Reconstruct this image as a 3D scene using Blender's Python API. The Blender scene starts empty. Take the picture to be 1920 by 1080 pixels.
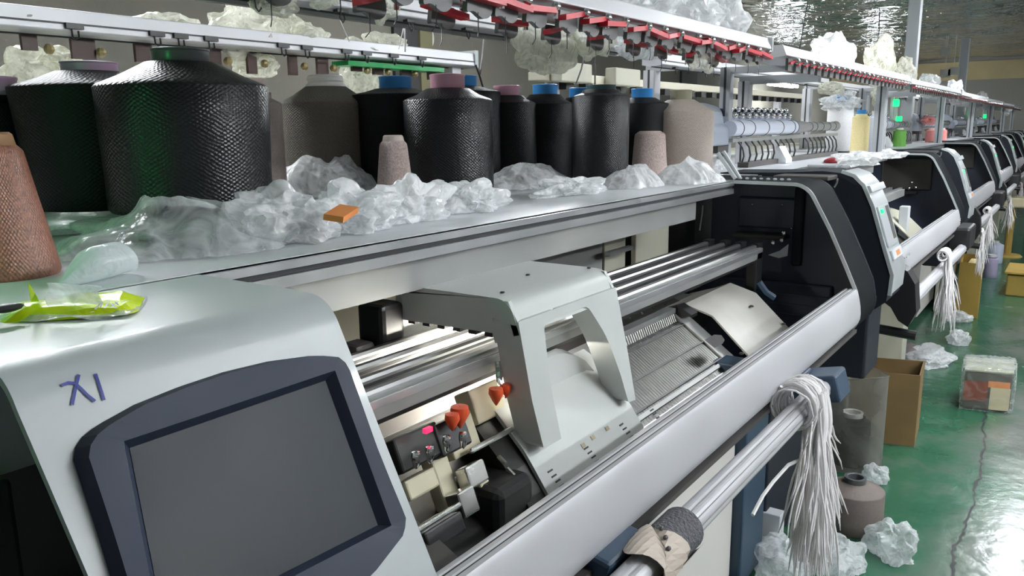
import bpy, math, random
from mathutils import Vector, noise, Matrix
PI = math.pi
S = bpy.context.scene
COL = S.collection
random.seed(7)

# ------------------------------------------------------------------ camera
F, CX, CY, H = 1515.0, 960.0, 540.0, 1.4
def _n(a): return Vector(a).normalized()
AX = _n((2040-CX, 224-CY, F))
AD = Vector((87.0, 7560.0, F)); AD = (AD - AD.dot(AX)*AX).normalized()
AU = -AD
AY = AU.cross(AX)
EYE = Vector((0, 0, H))
def ray(u, v):
    d = Vector((u-CX, v-CY, F))
    return Vector((AX.dot(d), AY.dot(d), AU.dot(d)))
def onz(u, v, z): r = ray(u, v); return EYE + r*((z-H)/r.z)
def onx(u, v, x): r = ray(u, v); return EYE + r*(x/r.x)
def ony(u, v, y): r = ray(u, v); return EYE + r*(y/r.y)
def onp(u, v, p, n):
    r = ray(u, v); return EYE + r*((Vector(p)-EYE).dot(n)/r.dot(n))
def depth(p): return (AX*p[0] + AY*p[1] + AU*(p[2]-H)).z
def zat(x, y, v):
    lo, hi = -2.0, 6.0
    for _ in range(50):
        m = (lo+hi)/2; c = AX*x + AY*y + AU*(m-H)
        if CY + F*c.y/c.z > v: lo = m
        else: hi = m
    return lo
cam = bpy.data.cameras.new('camera'); co = bpy.data.objects.new('camera', cam); COL.objects.link(co)
cam.sensor_width = 36.0; cam.lens = F/1920*36.0; cam.clip_start = 0.02
M3 = Matrix(((AX.x, -AX.y, -AX.z), (AY.x, -AY.y, -AY.z), (AU.x, -AU.y, -AU.z)))
co.matrix_world = Matrix.Translation(EYE) @ M3.to_4x4()
S.camera = co

# ------------------------------------------------------------------ materials
MATS = {}
def newmat(name):
    m = bpy.data.materials.new(name); m.use_nodes = True
    nt = m.node_tree; b = nt.nodes['Principled BSDF']; MATS[name] = m
    return m, nt, b
def setin(b, **k):
    for n, v in k.items():
        n = n.replace('_', ' ')
        if n in b.inputs: b.inputs[n].default_value = v
def mat(name, col, rough=.5, metal=0.0, noise_amt=0.0, nscale=8, bump=0.0, bscale=60, spec=.5, coat=0, emit=0, ecol=None):
    m, nt, b = newmat(name)
    c = (*col, 1)
    setin(b, Base_Color=c, Roughness=rough, Metallic=metal)
    b.inputs['Specular IOR Level'].default_value = spec
    if coat: b.inputs['Coat Weight'].default_value = coat; b.inputs['Coat Roughness'].default_value = .08
    if emit:
        b.inputs['Emission Color'].default_value = (*(ecol or col), 1); b.inputs['Emission Strength'].default_value = emit
    if noise_amt or bump:
        tc = nt.nodes.new('ShaderNodeTexCoord')
    if noise_amt:
        n = nt.nodes.new('ShaderNodeTexNoise'); n.inputs['Scale'].default_value = nscale; n.inputs['Detail'].default_value = 6
        nt.links.new(tc.outputs['Object'], n.inputs['Vector'])
        r = nt.nodes.new('ShaderNodeMapRange'); r.inputs['From Min'].default_value = .2; r.inputs['From Max'].default_value = .8
        r.inputs['To Min'].default_value = 1-noise_amt; r.inputs['To Max'].default_value = 1+noise_amt*.4
        nt.links.new(n.outputs['Fac'], r.inputs['Value'])
        mx = nt.nodes.new('ShaderNodeMix'); mx.data_type = 'RGBA'; mx.blend_type = 'MULTIPLY'; mx.inputs['Factor'].default_value = 1
        mx.inputs['A'].default_value = c; nt.links.new(r.outputs['Result'], mx.inputs['B'])
        nt.links.new(mx.outputs['Result'], b.inputs['Base Color'])
        r2 = nt.nodes.new('ShaderNodeMapRange'); r2.inputs['To Min'].default_value = max(0.02, rough-.12); r2.inputs['To Max'].default_value = min(1, rough+.15)
        nt.links.new(n.outputs['Fac'], r2.inputs['Value']); nt.links.new(r2.outputs['Result'], b.inputs['Roughness'])
    if bump:
        n2 = nt.nodes.new('ShaderNodeTexNoise'); n2.inputs['Scale'].default_value = bscale; n2.inputs['Detail'].default_value = 4
        nt.links.new(tc.outputs['Object'], n2.inputs['Vector'])
        bp = nt.nodes.new('ShaderNodeBump'); bp.inputs['Strength'].default_value = bump; bp.inputs['Distance'].default_value = .01
        nt.links.new(n2.outputs['Fac'], bp.inputs['Height']); nt.links.new(bp.outputs['Normal'], b.inputs['Normal'])
    return m
def math_node(nt, op, a, b=None):
    n = nt.nodes.new('ShaderNodeMath'); n.operation = op
    for i, s in enumerate((a, b)):
        if s is None: continue
        if isinstance(s, (int, float)): n.inputs[i].default_value = s
        else: nt.links.new(s, n.inputs[i])
    return n.outputs[0]
def yarn(name, col, rough=.4, strength=.5, spec=.5, freq=78, sheen=0.0, mott=.25):
    """cross-wound yarn: two families of helical ridges round the cone's own axis"""
    m, nt, b = newmat(name)
    tc = nt.nodes.new('ShaderNodeTexCoord'); sp = nt.nodes.new('ShaderNodeSeparateXYZ')
    nt.links.new(tc.outputs['Object'], sp.inputs[0])
    ang = math_node(nt, 'ARCTAN2', sp.outputs['Y'], sp.outputs['X'])
    za = math_node(nt, 'MULTIPLY', sp.outputs['Z'], 1050)
    nz = nt.nodes.new('ShaderNodeTexNoise'); nz.inputs['Scale'].default_value = 45; nz.inputs['Detail'].default_value = 3
    nt.links.new(tc.outputs['Object'], nz.inputs['Vector'])
    w = math_node(nt, 'MULTIPLY', nz.outputs['Fac'], 9)
    za = math_node(nt, 'ADD', za, w)
    a1 = math_node(nt, 'MULTIPLY', ang, freq)
    s1 = math_node(nt, 'SINE', math_node(nt, 'ADD', za, a1)); s2 = math_node(nt, 'SINE', math_node(nt, 'SUBTRACT', za, a1))
    h = math_node(nt, 'ADD', s1, s2)
    fine = nt.nodes.new('ShaderNodeTexNoise'); fine.inputs['Scale'].default_value = 260; fine.inputs['Detail'].default_value = 2
    nt.links.new(tc.outputs['Object'], fine.inputs['Vector'])
    h2 = math_node(nt, 'ADD', h, math_node(nt, 'MULTIPLY', fine.outputs['Fac'], 3.2))
    bp = nt.nodes.new('ShaderNodeBump'); bp.inputs['Strength'].default_value = strength; bp.inputs['Distance'].default_value = .0009
    nt.links.new(h2, bp.inputs['Height']); nt.links.new(bp.outputs['Normal'], b.inputs['Normal'])
    r = nt.nodes.new('ShaderNodeMapRange'); r.inputs['To Min'].default_value = 1-mott; r.inputs['To Max'].default_value = 1+mott
    nt.links.new(fine.outputs['Fac'], r.inputs['Value'])
    mx = nt.nodes.new('ShaderNodeMix'); mx.data_type = 'RGBA'; mx.blend_type = 'MULTIPLY'; mx.inputs['Factor'].default_value = 1
    mx.inputs['A'].default_value = (*col, 1); nt.links.new(r.outputs['Result'], mx.inputs['B'])
    nt.links.new(mx.outputs['Result'], b.inputs['Base Color'])
    setin(b, Roughness=rough); b.inputs['Specular IOR Level'].default_value = spec
    if sheen: b.inputs['Sheen Weight'].default_value = sheen
    return m
def film(name, col, alpha=.45, rough=.12, bump=.5, bscale=26, trans=.45):
    """thin clear plastic film: part see-through, part glossy milky skin, creased"""
    m, nt, b = newmat(name)
    setin(b, Base_Color=(*col, 1), Roughness=rough); b.inputs['Specular IOR Level'].default_value = .9
    tc = nt.nodes.new('ShaderNodeTexCoord')
    n = nt.nodes.new('ShaderNodeTexNoise'); n.inputs['Scale'].default_value = bscale; n.inputs['Detail'].default_value = 5; n.inputs['Distortion'].default_value = 1.2
    nt.links.new(tc.outputs['Object'], n.inputs['Vector'])
    ab = math_node(nt, 'ABSOLUTE', math_node(nt, 'SUBTRACT', n.outputs['Fac'], .5))
    bp = nt.nodes.new('ShaderNodeBump'); bp.inputs['Strength'].default_value = bump; bp.inputs['Distance'].default_value = .009
    nt.links.new(ab, bp.inputs['Height']); nt.links.new(bp.outputs['Normal'], b.inputs['Normal'])
    tr = nt.nodes.new('ShaderNodeBsdfTransparent'); tr.inputs[0].default_value = (.97, .985, .98, 1)
    lw = nt.nodes.new('ShaderNodeLayerWeight'); lw.inputs['Blend'].default_value = .35
    fac = math_node(nt, 'ADD', math_node(nt, 'MULTIPLY', lw.outputs['Facing'], .5), alpha)
    fac = math_node(nt, 'ADD', fac, math_node(nt, 'MULTIPLY', math_node(nt, 'SUBTRACT', .06, ab), 2.0))
    cl = nt.nodes.new('ShaderNodeClamp'); nt.links.new(fac, cl.inputs[0]); cl.inputs[1].default_value = .06; cl.inputs[2].default_value = .95
    tl = nt.nodes.new('ShaderNodeBsdfTranslucent'); tl.inputs[0].default_value = (*[min(1, c*1.12) for c in col], 1); nt.links.new(bp.outputs['Normal'], tl.inputs['Normal'])
    m2 = nt.nodes.new('ShaderNodeMixShader'); m2.inputs[0].default_value = trans; nt.links.new(b.outputs[0], m2.inputs[1]); nt.links.new(tl.outputs[0], m2.inputs[2])
    ms = nt.nodes.new('ShaderNodeMixShader'); nt.links.new(cl.outputs[0], ms.inputs[0]); nt.links.new(tr.outputs[0], ms.inputs[1]); nt.links.new(m2.outputs[0], ms.inputs[2])
    nt.links.new(ms.outputs[0], nt.nodes['Material Output'].inputs['Surface'])
    return m

W_PAINT = mat('light grey enamel', (.485, .52, .53), .30, 0, .05, 5, coat=.3)
W_COVER = mat('off white moulded plastic', (.58, .60, .585), .42, 0, .10, 7)
W_TABLE = mat('white laminate', (.66, .68, .71), .35, 0, .06, 6)
CREAM = mat('cream enamel', (.50, .49, .40), .5, 0, .10, 4)
CABINET = mat('warm white cabinet paint', (.74, .70, .67), .45, 0, .05, 3)
ALU = mat('brushed aluminium', (.66, .67, .69), .32, .85, .06, 14)
ALU_PAINT = mat('satin aluminium rail', (.58, .58, .605), .42, .25, .05, 6)
ALU_DK = mat('dull grey aluminium', (.36, .37, .36), .45, .5, .12, 9)
RAIL_ST = mat('guide rail steel', (.40, .40, .40), .34, .9, .10, 14)
STEEL = mat('bright steel', (.72, .72, .70), .22, 1.0, .10, 20)
GROOVE = mat('dark groove', (.03, .032, .035), .5)
BLACK = mat('black plastic', (.012, .012, .013), .42)
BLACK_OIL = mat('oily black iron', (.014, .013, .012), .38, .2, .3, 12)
DKGREY = mat('dark grey sheet metal', (.085, .078, .075), .45, .2, .2, 10)
NAVY = mat('dark navy shell plastic', (.018, .022, .030), .62, 0, .2, 6, spec=.25)
NAVY_IN = mat('dark navy inner shell', (.046, .054, .092), .40, 0, .4, 5)
NAVY_SH = mat('matt black hood shell', (.006, .008, .010), .75, 0, .2, 6, spec=.1)
BEZEL = mat('navy grey bezel plastic', (.024, .032, .058), .55, 0, .12, 8, spec=.28)
SCREEN = mat('dusty touch screen', (.026, .033, .040), .42, 0, .35, 5, spec=.18)
BLUEPOST = mat('blue grey enamel', (.030, .058, .10), .42, 0, .15, 5)
BLUEINK = mat('blue marker ink', (.008, .02, .24), .5)
SILVER_RIM = mat('pale silver trim', (.55, .58, .60), .3, .3, .05, 6)
RED = mat('red plastic', (.55, .02, .035), .3, spec=.6)
GREYFLAG = mat('smoky grey plastic', (.10, .10, .10), .4)
CHROME = mat('chrome', (.8, .8, .8), .08, 1)
HOOK = mat('black wire', (.02, .02, .022), .4)
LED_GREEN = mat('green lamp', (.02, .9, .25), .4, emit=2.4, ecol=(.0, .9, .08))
LED_GREEN_NEAR = mat('bright green lamp', (.02, .9, .25), .4, emit=26, ecol=(.02, 1, .22))
LED_WHITE = mat('white work light', (1, .97, .88), .4, emit=140, ecol=(1, .95, .84))
LED_RED = mat('red lamp', (.9, .01, .03), .4, emit=2.5, ecol=(1, .01, .05))
ORANGE = mat('orange plastic', (.75, .10, .03), .35)
ORANGE_P = mat('orange paper', (.78, .27, .07), .6)
ROLLER_W = mat('white roller', (.66, .70, .80), .35)
GREY_HOUS = mat('grey blue housing', (.36, .40, .47), .4)
KNURL = mat('grey rubber', (.09, .09, .10), .55, 0, 0, bump=.8, bscale=200)
TAPE = mat('beige masking tape', (.55, .47, .40), .55, 0, .12, 30)
CARD = mat('brown cardboard', (.23, .145, .055), .7, 0, .3, 5)
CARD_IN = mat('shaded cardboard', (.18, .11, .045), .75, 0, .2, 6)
CARD_Y = mat('golden cardboard', (.42, .28, .06), .7, 0, .2, 5)
BOXLABEL = mat('pale box label', (.66, .58, .38), .6)
YELLOW = mat('fluorescent yellow plastic', (.62, .78, .01), .3, spec=.6, emit=.0)
CAP_LILAC = mat('lilac tube', (.42, .27, .40), .35)
CAP_DARK = mat('dark grey tube', (.10, .105, .11), .28)
CAP_WHITE = mat('white tube', (.72, .70, .66), .4)
CAP_BLUE = mat('blue tube', (.04, .24, .58), .35)
CAP_PINK = mat('pink tube', (.68, .36, .45), .4)
CAP_TEAL = mat('dark teal tube', (.03, .09, .10), .4)
CAP_OLIVE = mat('olive tube', (.26, .25, .17), .5)
CAP_BROWN = mat('brown paper tube', (.28, .15, .07), .7)
CAP_PAPER = mat('pale paper tube', (.6, .5, .45), .7)
Y_BLACK = yarn('black yarn', (.0045, .005, .007), .33, .26, .45)
Y_BLACKM = yarn('charcoal yarn', (.005, .005, .006), .5, .25, .18)
Y_OLIVE = yarn('olive grey yarn', (.10, .088, .070), .6, .35, .3)
Y_TAN = yarn('tan yarn', (.37, .315, .275), .55, .3, .35)
Y_BEIGE = yarn('beige lurex yarn', (.54, .42, .38), .38, .55, .8, mott=.7)
Y_COPPER = yarn('copper lurex yarn', (.27, .105, .062), .40, .28, .8, mott=.95)
Y_BROWN = yarn('taupe yarn', (.17, .14, .125), .55, .2, .35)
Y_WHITE = yarn('white yarn', (.74, .74, .76), .6, .3, .3)
Y_YELLOW = yarn('pale yellow yarn', (.78, .66, .34), .6, .3, .3)
Y_ICE = yarn('pale blue yarn', (.55, .60, .74), .6, .3, .3)
Y_GREEN = yarn('green yarn', (.12, .32, .06), .6, .3, .3)
Y_PINK = yarn('pink yarn', (.72, .27, .26), .6, .3, .3)
Y_LILAC = yarn('lilac yarn', (.36, .32, .46), .6, .3, .3)
WASTE = mat('white waste yarn', (.93, .90, .90), .5, spec=.4)
FILM = film('clear plastic film', (.95, .97, 1.0), .36, .08, .5, 20, .3)
FILM_W = film('milky plastic film', (.97, .98, 1.0), .56, .08, .6, 26, .3)
FILM_Y = film('creamy plastic film', (.80, .79, .68), .40, .16)
FILM_T = film('very clear film', (.75, .78, .8), .06, .08, .35, 12)
FILM_ROLL = film('folded white plastic', (.80, .82, .85), .85, .2, .3, 30)
FILM_C = film('tight clear wrap', (.9, .92, .95), .05, .06, .35, 9, .2)
BIN_F = film('frosted clear bin plastic', (.34, .33, .30), .46, .3, .0, 2)
def _waste():
    nt = WASTE.node_tree; b = nt.nodes['Principled BSDF']; tl = nt.nodes.new('ShaderNodeBsdfTranslucent'); tl.inputs[0].default_value = (.96, .94, .94, 1)
    ms = nt.nodes.new('ShaderNodeMixShader'); ms.inputs[0].default_value = .12; nt.links.new(b.outputs[0], ms.inputs[1]); nt.links.new(tl.outputs[0], ms.inputs[2]); nt.links.new(ms.outputs[0], nt.nodes['Material Output'].inputs['Surface'])
_waste()
WALLM = mat('stained grey plaster wall', (.150, .142, .118), .85, 0, .22, 1.1, bump=.25, bscale=30)
WALLF = mat('far grey plaster wall', (.25, .24, .22), .85, 0, .2, .8)
WALLBAND = mat('yellowed insulation band', (.44, .36, .20), .8, 0, .3, 1.5)
DOORDK = mat('dark doorway', (.03, .03, .03), .7)
PIPE = mat('galvanised post', (.40, .42, .44), .45, .3)
LAMPW = mat('lamp housing', (.8, .8, .8), .5)
TUBE_E = mat('fluorescent tube', (1, 1, 1), .5, emit=62, ecol=(.93, .97, 1.0))

def needle_mat():
    m, nt, b = newmat('needle bed steel')
    setin(b, Base_Color=(.21, .21, .20, 1), Roughness=.32, Metallic=.95)
    tc = nt.nodes.new('ShaderNodeTexCoord'); sp = nt.nodes.new('ShaderNodeSeparateXYZ'); nt.links.new(tc.outputs['Object'], sp.inputs[0])
    s = math_node(nt, 'SINE', math_node(nt, 'MULTIPLY', sp.outputs['X'], 640))
    n = nt.nodes.new('ShaderNodeTexNoise'); n.inputs['Scale'].default_value = 25; nt.links.new(tc.outputs['Object'], n.inputs['Vector'])
    h = math_node(nt, 'ADD', s, math_node(nt, 'MULTIPLY', n.outputs['Fac'], .8))
    bp = nt.nodes.new('ShaderNodeBump'); bp.inputs['Strength'].default_value = .5; bp.inputs['Distance'].default_value = .0015
    nt.links.new(h, bp.inputs['Height']); nt.links.new(bp.outputs['Normal'], b.inputs['Normal'])
    return m
NEEDLE = needle_mat()

def floor_mat():
    m, nt, b = newmat('green epoxy floor greyer at aisle')
    tc = nt.nodes.new('ShaderNodeTexCoord'); sp = nt.nodes.new('ShaderNodeSeparateXYZ'); nt.links.new(tc.outputs['Object'], sp.inputs[0])
    n = nt.nodes.new('ShaderNodeTexNoise'); n.inputs['Scale'].default_value = 1.6; n.inputs['Detail'].default_value = 7; n.inputs['Distortion'].default_value = .4
    nt.links.new(tc.outputs['Object'], n.inputs['Vector'])
    wv = math_node(nt, 'MULTIPLY', math_node(nt, 'SUBTRACT', n.outputs['Fac'], .5), 1.1)
    yy = math_node(nt, 'ADD', sp.outputs['Y'], wv)
    mr = nt.nodes.new('ShaderNodeMapRange'); nt.links.new(yy, mr.inputs['Value'])
    mr.inputs['From Min'].default_value = .34; mr.inputs['From Max'].default_value = .08; mr.inputs['To Min'].default_value = 0; mr.inputs['To Max'].default_value = 1  # floor colour turns greyer towards the aisle, with a wavy edge
    n2 = nt.nodes.new('ShaderNodeTexNoise'); n2.inputs['Scale'].default_value = 5; n2.inputs['Detail'].default_value = 8
    nt.links.new(tc.outputs['Object'], n2.inputs['Vector'])
    w2 = nt.nodes.new('ShaderNodeMapRange'); nt.links.new(n2.outputs['Fac'], w2.inputs['Value']); w2.inputs['From Min'].default_value = .5; w2.inputs['From Max'].default_value = .72; w2.inputs['To Max'].default_value = .45
    fac = math_node(nt, 'MAXIMUM', mr.outputs[0], w2.outputs[0])
    mx = nt.nodes.new('ShaderNodeMix'); mx.data_type = 'RGBA'; nt.links.new(fac, mx.inputs['Factor'])
    mx.inputs['A'].default_value = (.030, .125, .068, 1); mx.inputs['B'].default_value = (.155, .18, .155, 1)
    nt.links.new(mx.outputs['Result'], b.inputs['Base Color'])
    rr = nt.nodes.new('ShaderNodeMapRange'); nt.links.new(n2.outputs['Fac'], rr.inputs['Value']); rr.inputs['To Min'].default_value = .10; rr.inputs['To Max'].default_value = .36
    nt.links.new(rr.outputs[0], b.inputs['Roughness'])
    n3 = nt.nodes.new('ShaderNodeTexNoise'); n3.inputs['Scale'].default_value = 14; n3.inputs['Detail'].default_value = 3; nt.links.new(tc.outputs['Object'], n3.inputs['Vector'])
    bp = nt.nodes.new('ShaderNodeBump'); bp.inputs['Strength'].default_value = .12; bp.inputs['Distance'].default_value = .02
    nt.links.new(n3.outputs['Fac'], bp.inputs['Height']); nt.links.new(bp.outputs['Normal'], b.inputs['Normal'])
    b.inputs['Specular IOR Level'].default_value = .6
    return m
FLOORM = floor_mat()
def foil_mat():
    m, nt, b = newmat('crinkled foil insulation')
    setin(b, Base_Color=(.60, .61, .60, 1), Roughness=.11, Metallic=1.0)
    tc = nt.nodes.new('ShaderNodeTexCoord')
    n = nt.nodes.new('ShaderNodeTexNoise'); n.inputs['Scale'].default_value = 6; n.inputs['Detail'].default_value = 3; n.inputs['Distortion'].default_value = .6
    nt.links.new(tc.outputs['Object'], n.inputs['Vector'])
    bp = nt.nodes.new('ShaderNodeBump'); bp.inputs['Strength'].default_value = 1.0; bp.inputs['Distance'].default_value = .07
    nt.links.new(n.outputs['Fac'], bp.inputs['Height']); nt.links.new(bp.outputs['Normal'], b.inputs['Normal'])
    return m
FOIL = foil_mat()

# ------------------------------------------------------------------ mesh helpers
class MB:
    def __init__(s): s.v = []; s.f = []; s.sm = []
    def add(s, vs, fs, smooth=False):
        o = len(s.v); s.v += [tuple(p) for p in vs]; s.f += [tuple(i+o for i in f) for f in fs]; s.sm += [smooth]*len(fs); return s
    def box(s, x0, x1, y0, y1, z0, z1, sx=0, sy=0):
        vs = [(x0, y0, z0), (x1, y0, z0), (x1, y1, z0), (x0, y1, z0), (x0+sx, y0+sy, z1), (x1+sx, y0+sy, z1), (x1+sx, y1+sy, z1), (x0+sx, y1+sy, z1)]
        return s.add(vs, [(0, 3, 2, 1), (4, 5, 6, 7), (0, 1, 5, 4), (1, 2, 6, 5), (2, 3, 7, 6), (3, 0, 4, 7)])
    def obox(s, c, ax, ay, az):
        c, ax, ay, az = Vector(c), Vector(ax), Vector(ay), Vector(az)
        vs = [c-ax-ay-az, c+ax-ay-az, c+ax+ay-az, c-ax+ay-az, c-ax-ay+az, c+ax-ay+az, c+ax+ay+az, c-ax+ay+az]
        return s.add(vs, [(0, 3, 2, 1), (4, 5, 6, 7), (0, 1, 5, 4), (1, 2, 6, 5), (2, 3, 7, 6), (3, 0, 4, 7)])
    def prism(s, pts, a0, a1, axis='x', smooth=False):
        n = len(pts)
        def P(p, a):
            return {'x': (a, p[0], p[1]), 'y': (p[0], a, p[1]), 'z': (p[0], p[1], a)}[axis]
        vs = [P(p, a0) for p in pts] + [P(p, a1) for p in pts]
        s.add(vs, [(i, (i+1) % n, n+(i+1) % n, n+i) for i in range(n)], smooth)
        s.add([P(p, a0) for p in pts], [tuple(range(n))][::-1]); s.add([P(p, a1) for p in pts], [tuple(range(n))])
        return s
    def sheet(s, pts, a0, a1, t, axis='x', smooth=True):
        P = [Vector((p[0], p[1])) for p in pts]; off = []
        for i in range(len(P)):
            d = (P[min(i+1, len(P)-1)] - P[max(i-1, 0)]).normalized(); off.append(P[i] + Vector((-d.y, d.x))*t)
        return s.prism([tuple(p) for p in P] + [tuple(p) for p in reversed(off)], a0, a1, axis, smooth)
    def grid(s, rows, smooth=True, close=False):
        n = len(rows[0]); vs = [p for r in rows for p in r]; fs = []
        for i in range(len(rows)-1):
            for j in range(n if close else n-1):
                k = (j+1) % n; fs.append((i*n+j, i*n+k, (i+1)*n+k, (i+1)*n+j))
        return s.add(vs, fs, smooth)
    def tube(s, path, r, n=8, caps=True, smooth=True):
        path = [Vector(p) for p in path]; rows = []; up = None
        for i, p in enumerate(path):
            d = (path[min(i+1, len(path)-1)] - path[max(i-1, 0)]).normalized()
            if up is None: up = Vector((0, 0, 1)) if abs(d.z) < .9 else Vector((1, 0, 0))
            a = d.cross(up).normalized(); b = a.cross(d).normalized(); up = b
            rr = r[i] if isinstance(r, (list, tuple)) else r
            rows.append([p + a*rr*math.cos(2*PI*k/n) + b*rr*math.sin(2*PI*k/n) for k in range(n)])
        s.grid(rows, smooth, True)
        if caps: s.add(rows[0], [tuple(range(n))]); s.add(rows[-1], [tuple(reversed(range(n)))])
        return s
    def lathe(s, prof, c=(0, 0, 0), n=40, smooth=True):
        c = Vector(c)
        rows = [[c + Vector((r*math.cos(2*PI*k/n), r*math.sin(2*PI*k/n), z)) for k in range(n)] for r, z in prof]
        return s.grid(rows, smooth, True)
    def ball(s, c, r, n=10, m=6, sc=(1, 1, 1)):
        return s.lathe([(max(1e-5, r*math.sin(PI*i/m))*1.0, -r*math.cos(PI*i/m)) for i in range(m+1)], (0, 0, 0), n)._move(c, sc, n*(m+1))
    def _move(s, c, sc, k):
        for i in range(len(s.v)-k, len(s.v)):
            p = s.v[i]; s.v[i] = (p[0]*sc[0]+c[0], p[1]*sc[1]+c[1], p[2]*sc[2]+c[2])
        return s
    def ring(s, outer, inner, nrm, t):
        """plate with a hole between two equal-length 3D loops, thickness t along nrm"""
        n = len(outer); nn = Vector(nrm)*t
        o1 = [Vector(p) for p in outer]; i1 = [Vector(p) for p in inner]; o0 = [p-nn for p in o1]; i0 = [p-nn for p in i1]
        for A, B, sm in ((o1, i1, 0), (i0, o0, 0), (o0, o1, 1), (i1, i0, 1)):
            s.add(A+B, [(k, (k+1) % n, n+(k+1) % n, n+k) for k in range(n)], False)
        return s
    def build(s, name, m, parent=None, bevel=0, kind=None, label=None, org=None, sub=0):
        me = bpy.data.meshes.new(name); o0 = Vector(org) if org is not None else (parent_loc(parent) if parent else Vector((0, 0, 0)))
        me.from_pydata([tuple(Vector(p)-o0) for p in s.v], [], s.f)
        me.polygons.foreach_set('use_smooth', s.sm); me.validate(); me.update()
        if any(s.sm) and len(s.v) < 3000: me.set_sharp_from_angle(angle=.62)
        me.materials.append(m)
        o = bpy.data.objects.new(name, me); COL.objects.link(o)
        if parent: o.parent = parent
        else: o.location = o0
        if bevel:
            b = o.modifiers.new('bevel', 'BEVEL'); b.width = bevel; b.segments = 2; b.limit_method = 'ANGLE'; b.angle_limit = .7
            b.harden_normals = False
        if kind: o['kind'] = kind
        if label: o['label'] = label
        return o
def parent_loc(p):
    l = Vector((0, 0, 0))
    while p: l += p.location; p = p.parent
    return l
def tag(o, label=None, cat=None, group=None, kind=None):
    if label: o['label'] = label
    if cat: o['category'] = cat
    if group: o['group'] = group
    if kind: o['kind'] = kind
    return o
def thing(name, label, cat, loc, group=None):
    o = bpy.data.objects.new(name, None); COL.objects.link(o); o.location = loc; o.empty_display_size = .1
    return tag(o, label, cat, group)
def dup(root, loc=None, rz=None, label=None, group=None):
    r = root.copy(); COL.objects.link(r)
    if loc is not None: r.location = loc
    if rz is not None: r.rotation_euler = (0, 0, rz)
    if label: r['label'] = label
    if group: r['group'] = group
    for ch in root.children:
        c = ch.copy(); COL.objects.link(c); c.parent = r
        for g in ch.children:
            d = g.copy(); COL.objects.link(d); d.parent = c
    return r
def rpoly(pts, seg=5):
    """rounded polygon: pts are (x, y) or (x, y, radius)"""
    out = []; n = len(pts)
    for i in range(n):
        p = Vector(pts[i][:2]); r = pts[i][2] if len(pts[i]) > 2 else 0
        if not r: out.append(tuple(p)); continue
        a = (Vector(pts[i-1][:2])-p); b = (Vector(pts[(i+1) % n][:2])-p)
        r = min(r, a.length*.49, b.length*.49); a = p+a.normalized()*r; b = p+b.normalized()*r
        for k in range(seg+1):
            t = k/seg; out.append(tuple(a*(1-t)**2 + p*2*t*(1-t) + b*t*t))
    return out
def ropen(pts, seg=5):
    q = rpoly([(*pts[0][:2],)] + list(pts[1:-1]) + [(*pts[-1][:2],)], seg); return q
def resample(loop, n):
    L = [Vector(p) for p in loop]; L.append(L[0]); d = [0]
    for i in range(len(L)-1): d.append(d[-1] + (L[i+1]-L[i]).length)
    out = []; j = 0
    for k in range(n):
        t = d[-1]*k/n
        while d[j+1] < t: j += 1
        out.append(L[j].lerp(L[j+1], (t-d[j])/max(1e-9, d[j+1]-d[j])))
    return out
def ico(sub):
    import bmesh
    bm = bmesh.new(); bmesh.ops.create_icosphere(bm, subdivisions=sub, radius=1)
    bm.verts.ensure_lookup_table(); v = [x.co.copy() for x in bm.verts]; f = [tuple(q.index for q in x.verts) for x in bm.faces]; bm.free(); return v, f
ICO = {k: ico(k) for k in (3, 4, 5)}
def bag_mesh(c, size, seed=0, rough=.35, crease=.12, sub=4, floor=None, rz=0, sag=0.0):
    """crumpled film: lobed, creased shell; floor = height it lies flat on"""
    v, f = ICO[sub]; mb = MB(); o = Vector((seed*7.31, seed*3.7, seed*1.9)); out = []
    ca, sa = math.cos(rz), math.sin(rz)
    for p in v:
        w_ = Vector((noise.noise(p*2.1+o), noise.noise(p*2.1-o), noise.noise(p*2.3+o*.5)))*.5
        n1 = noise.noise(p*1.5+o); n2 = noise.noise(p*3.0+o*2+w_); n3 = abs(noise.noise(p*3.1+o*3+w_*2)); n4 = abs(noise.noise(p*6.5+o+w_*3))
        r = 1.05 + rough*n1*1.6 + rough*.9*n2 - crease*2.0*n3 - crease*.8*n4
        q = Vector((p.x*r*size[0], p.y*r*size[1], p.z*r*size[2]))
        if sag: q.z -= sag*(q.x/size[0])**2*size[2]
        q = Vector((q.x*ca-q.y*sa, q.x*sa+q.y*ca, q.z)) + Vector(c)
        if floor is not None and q.z < floor: q.z = floor + .0008 + .001*(1+n2)
        out.append(q)
    return mb.add(out, f, True)
def bag(name, label, c, size, mt, seed=0, group=None, cat='plastic bag', **k):
    fl = k.get('floor'); org = (c[0], c[1], fl if fl is not None else c[2]-size[2])
    o = bag_mesh(c, size, seed, **k).build(name, mt, org=org)
    return tag(o, label, cat, group)
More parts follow.
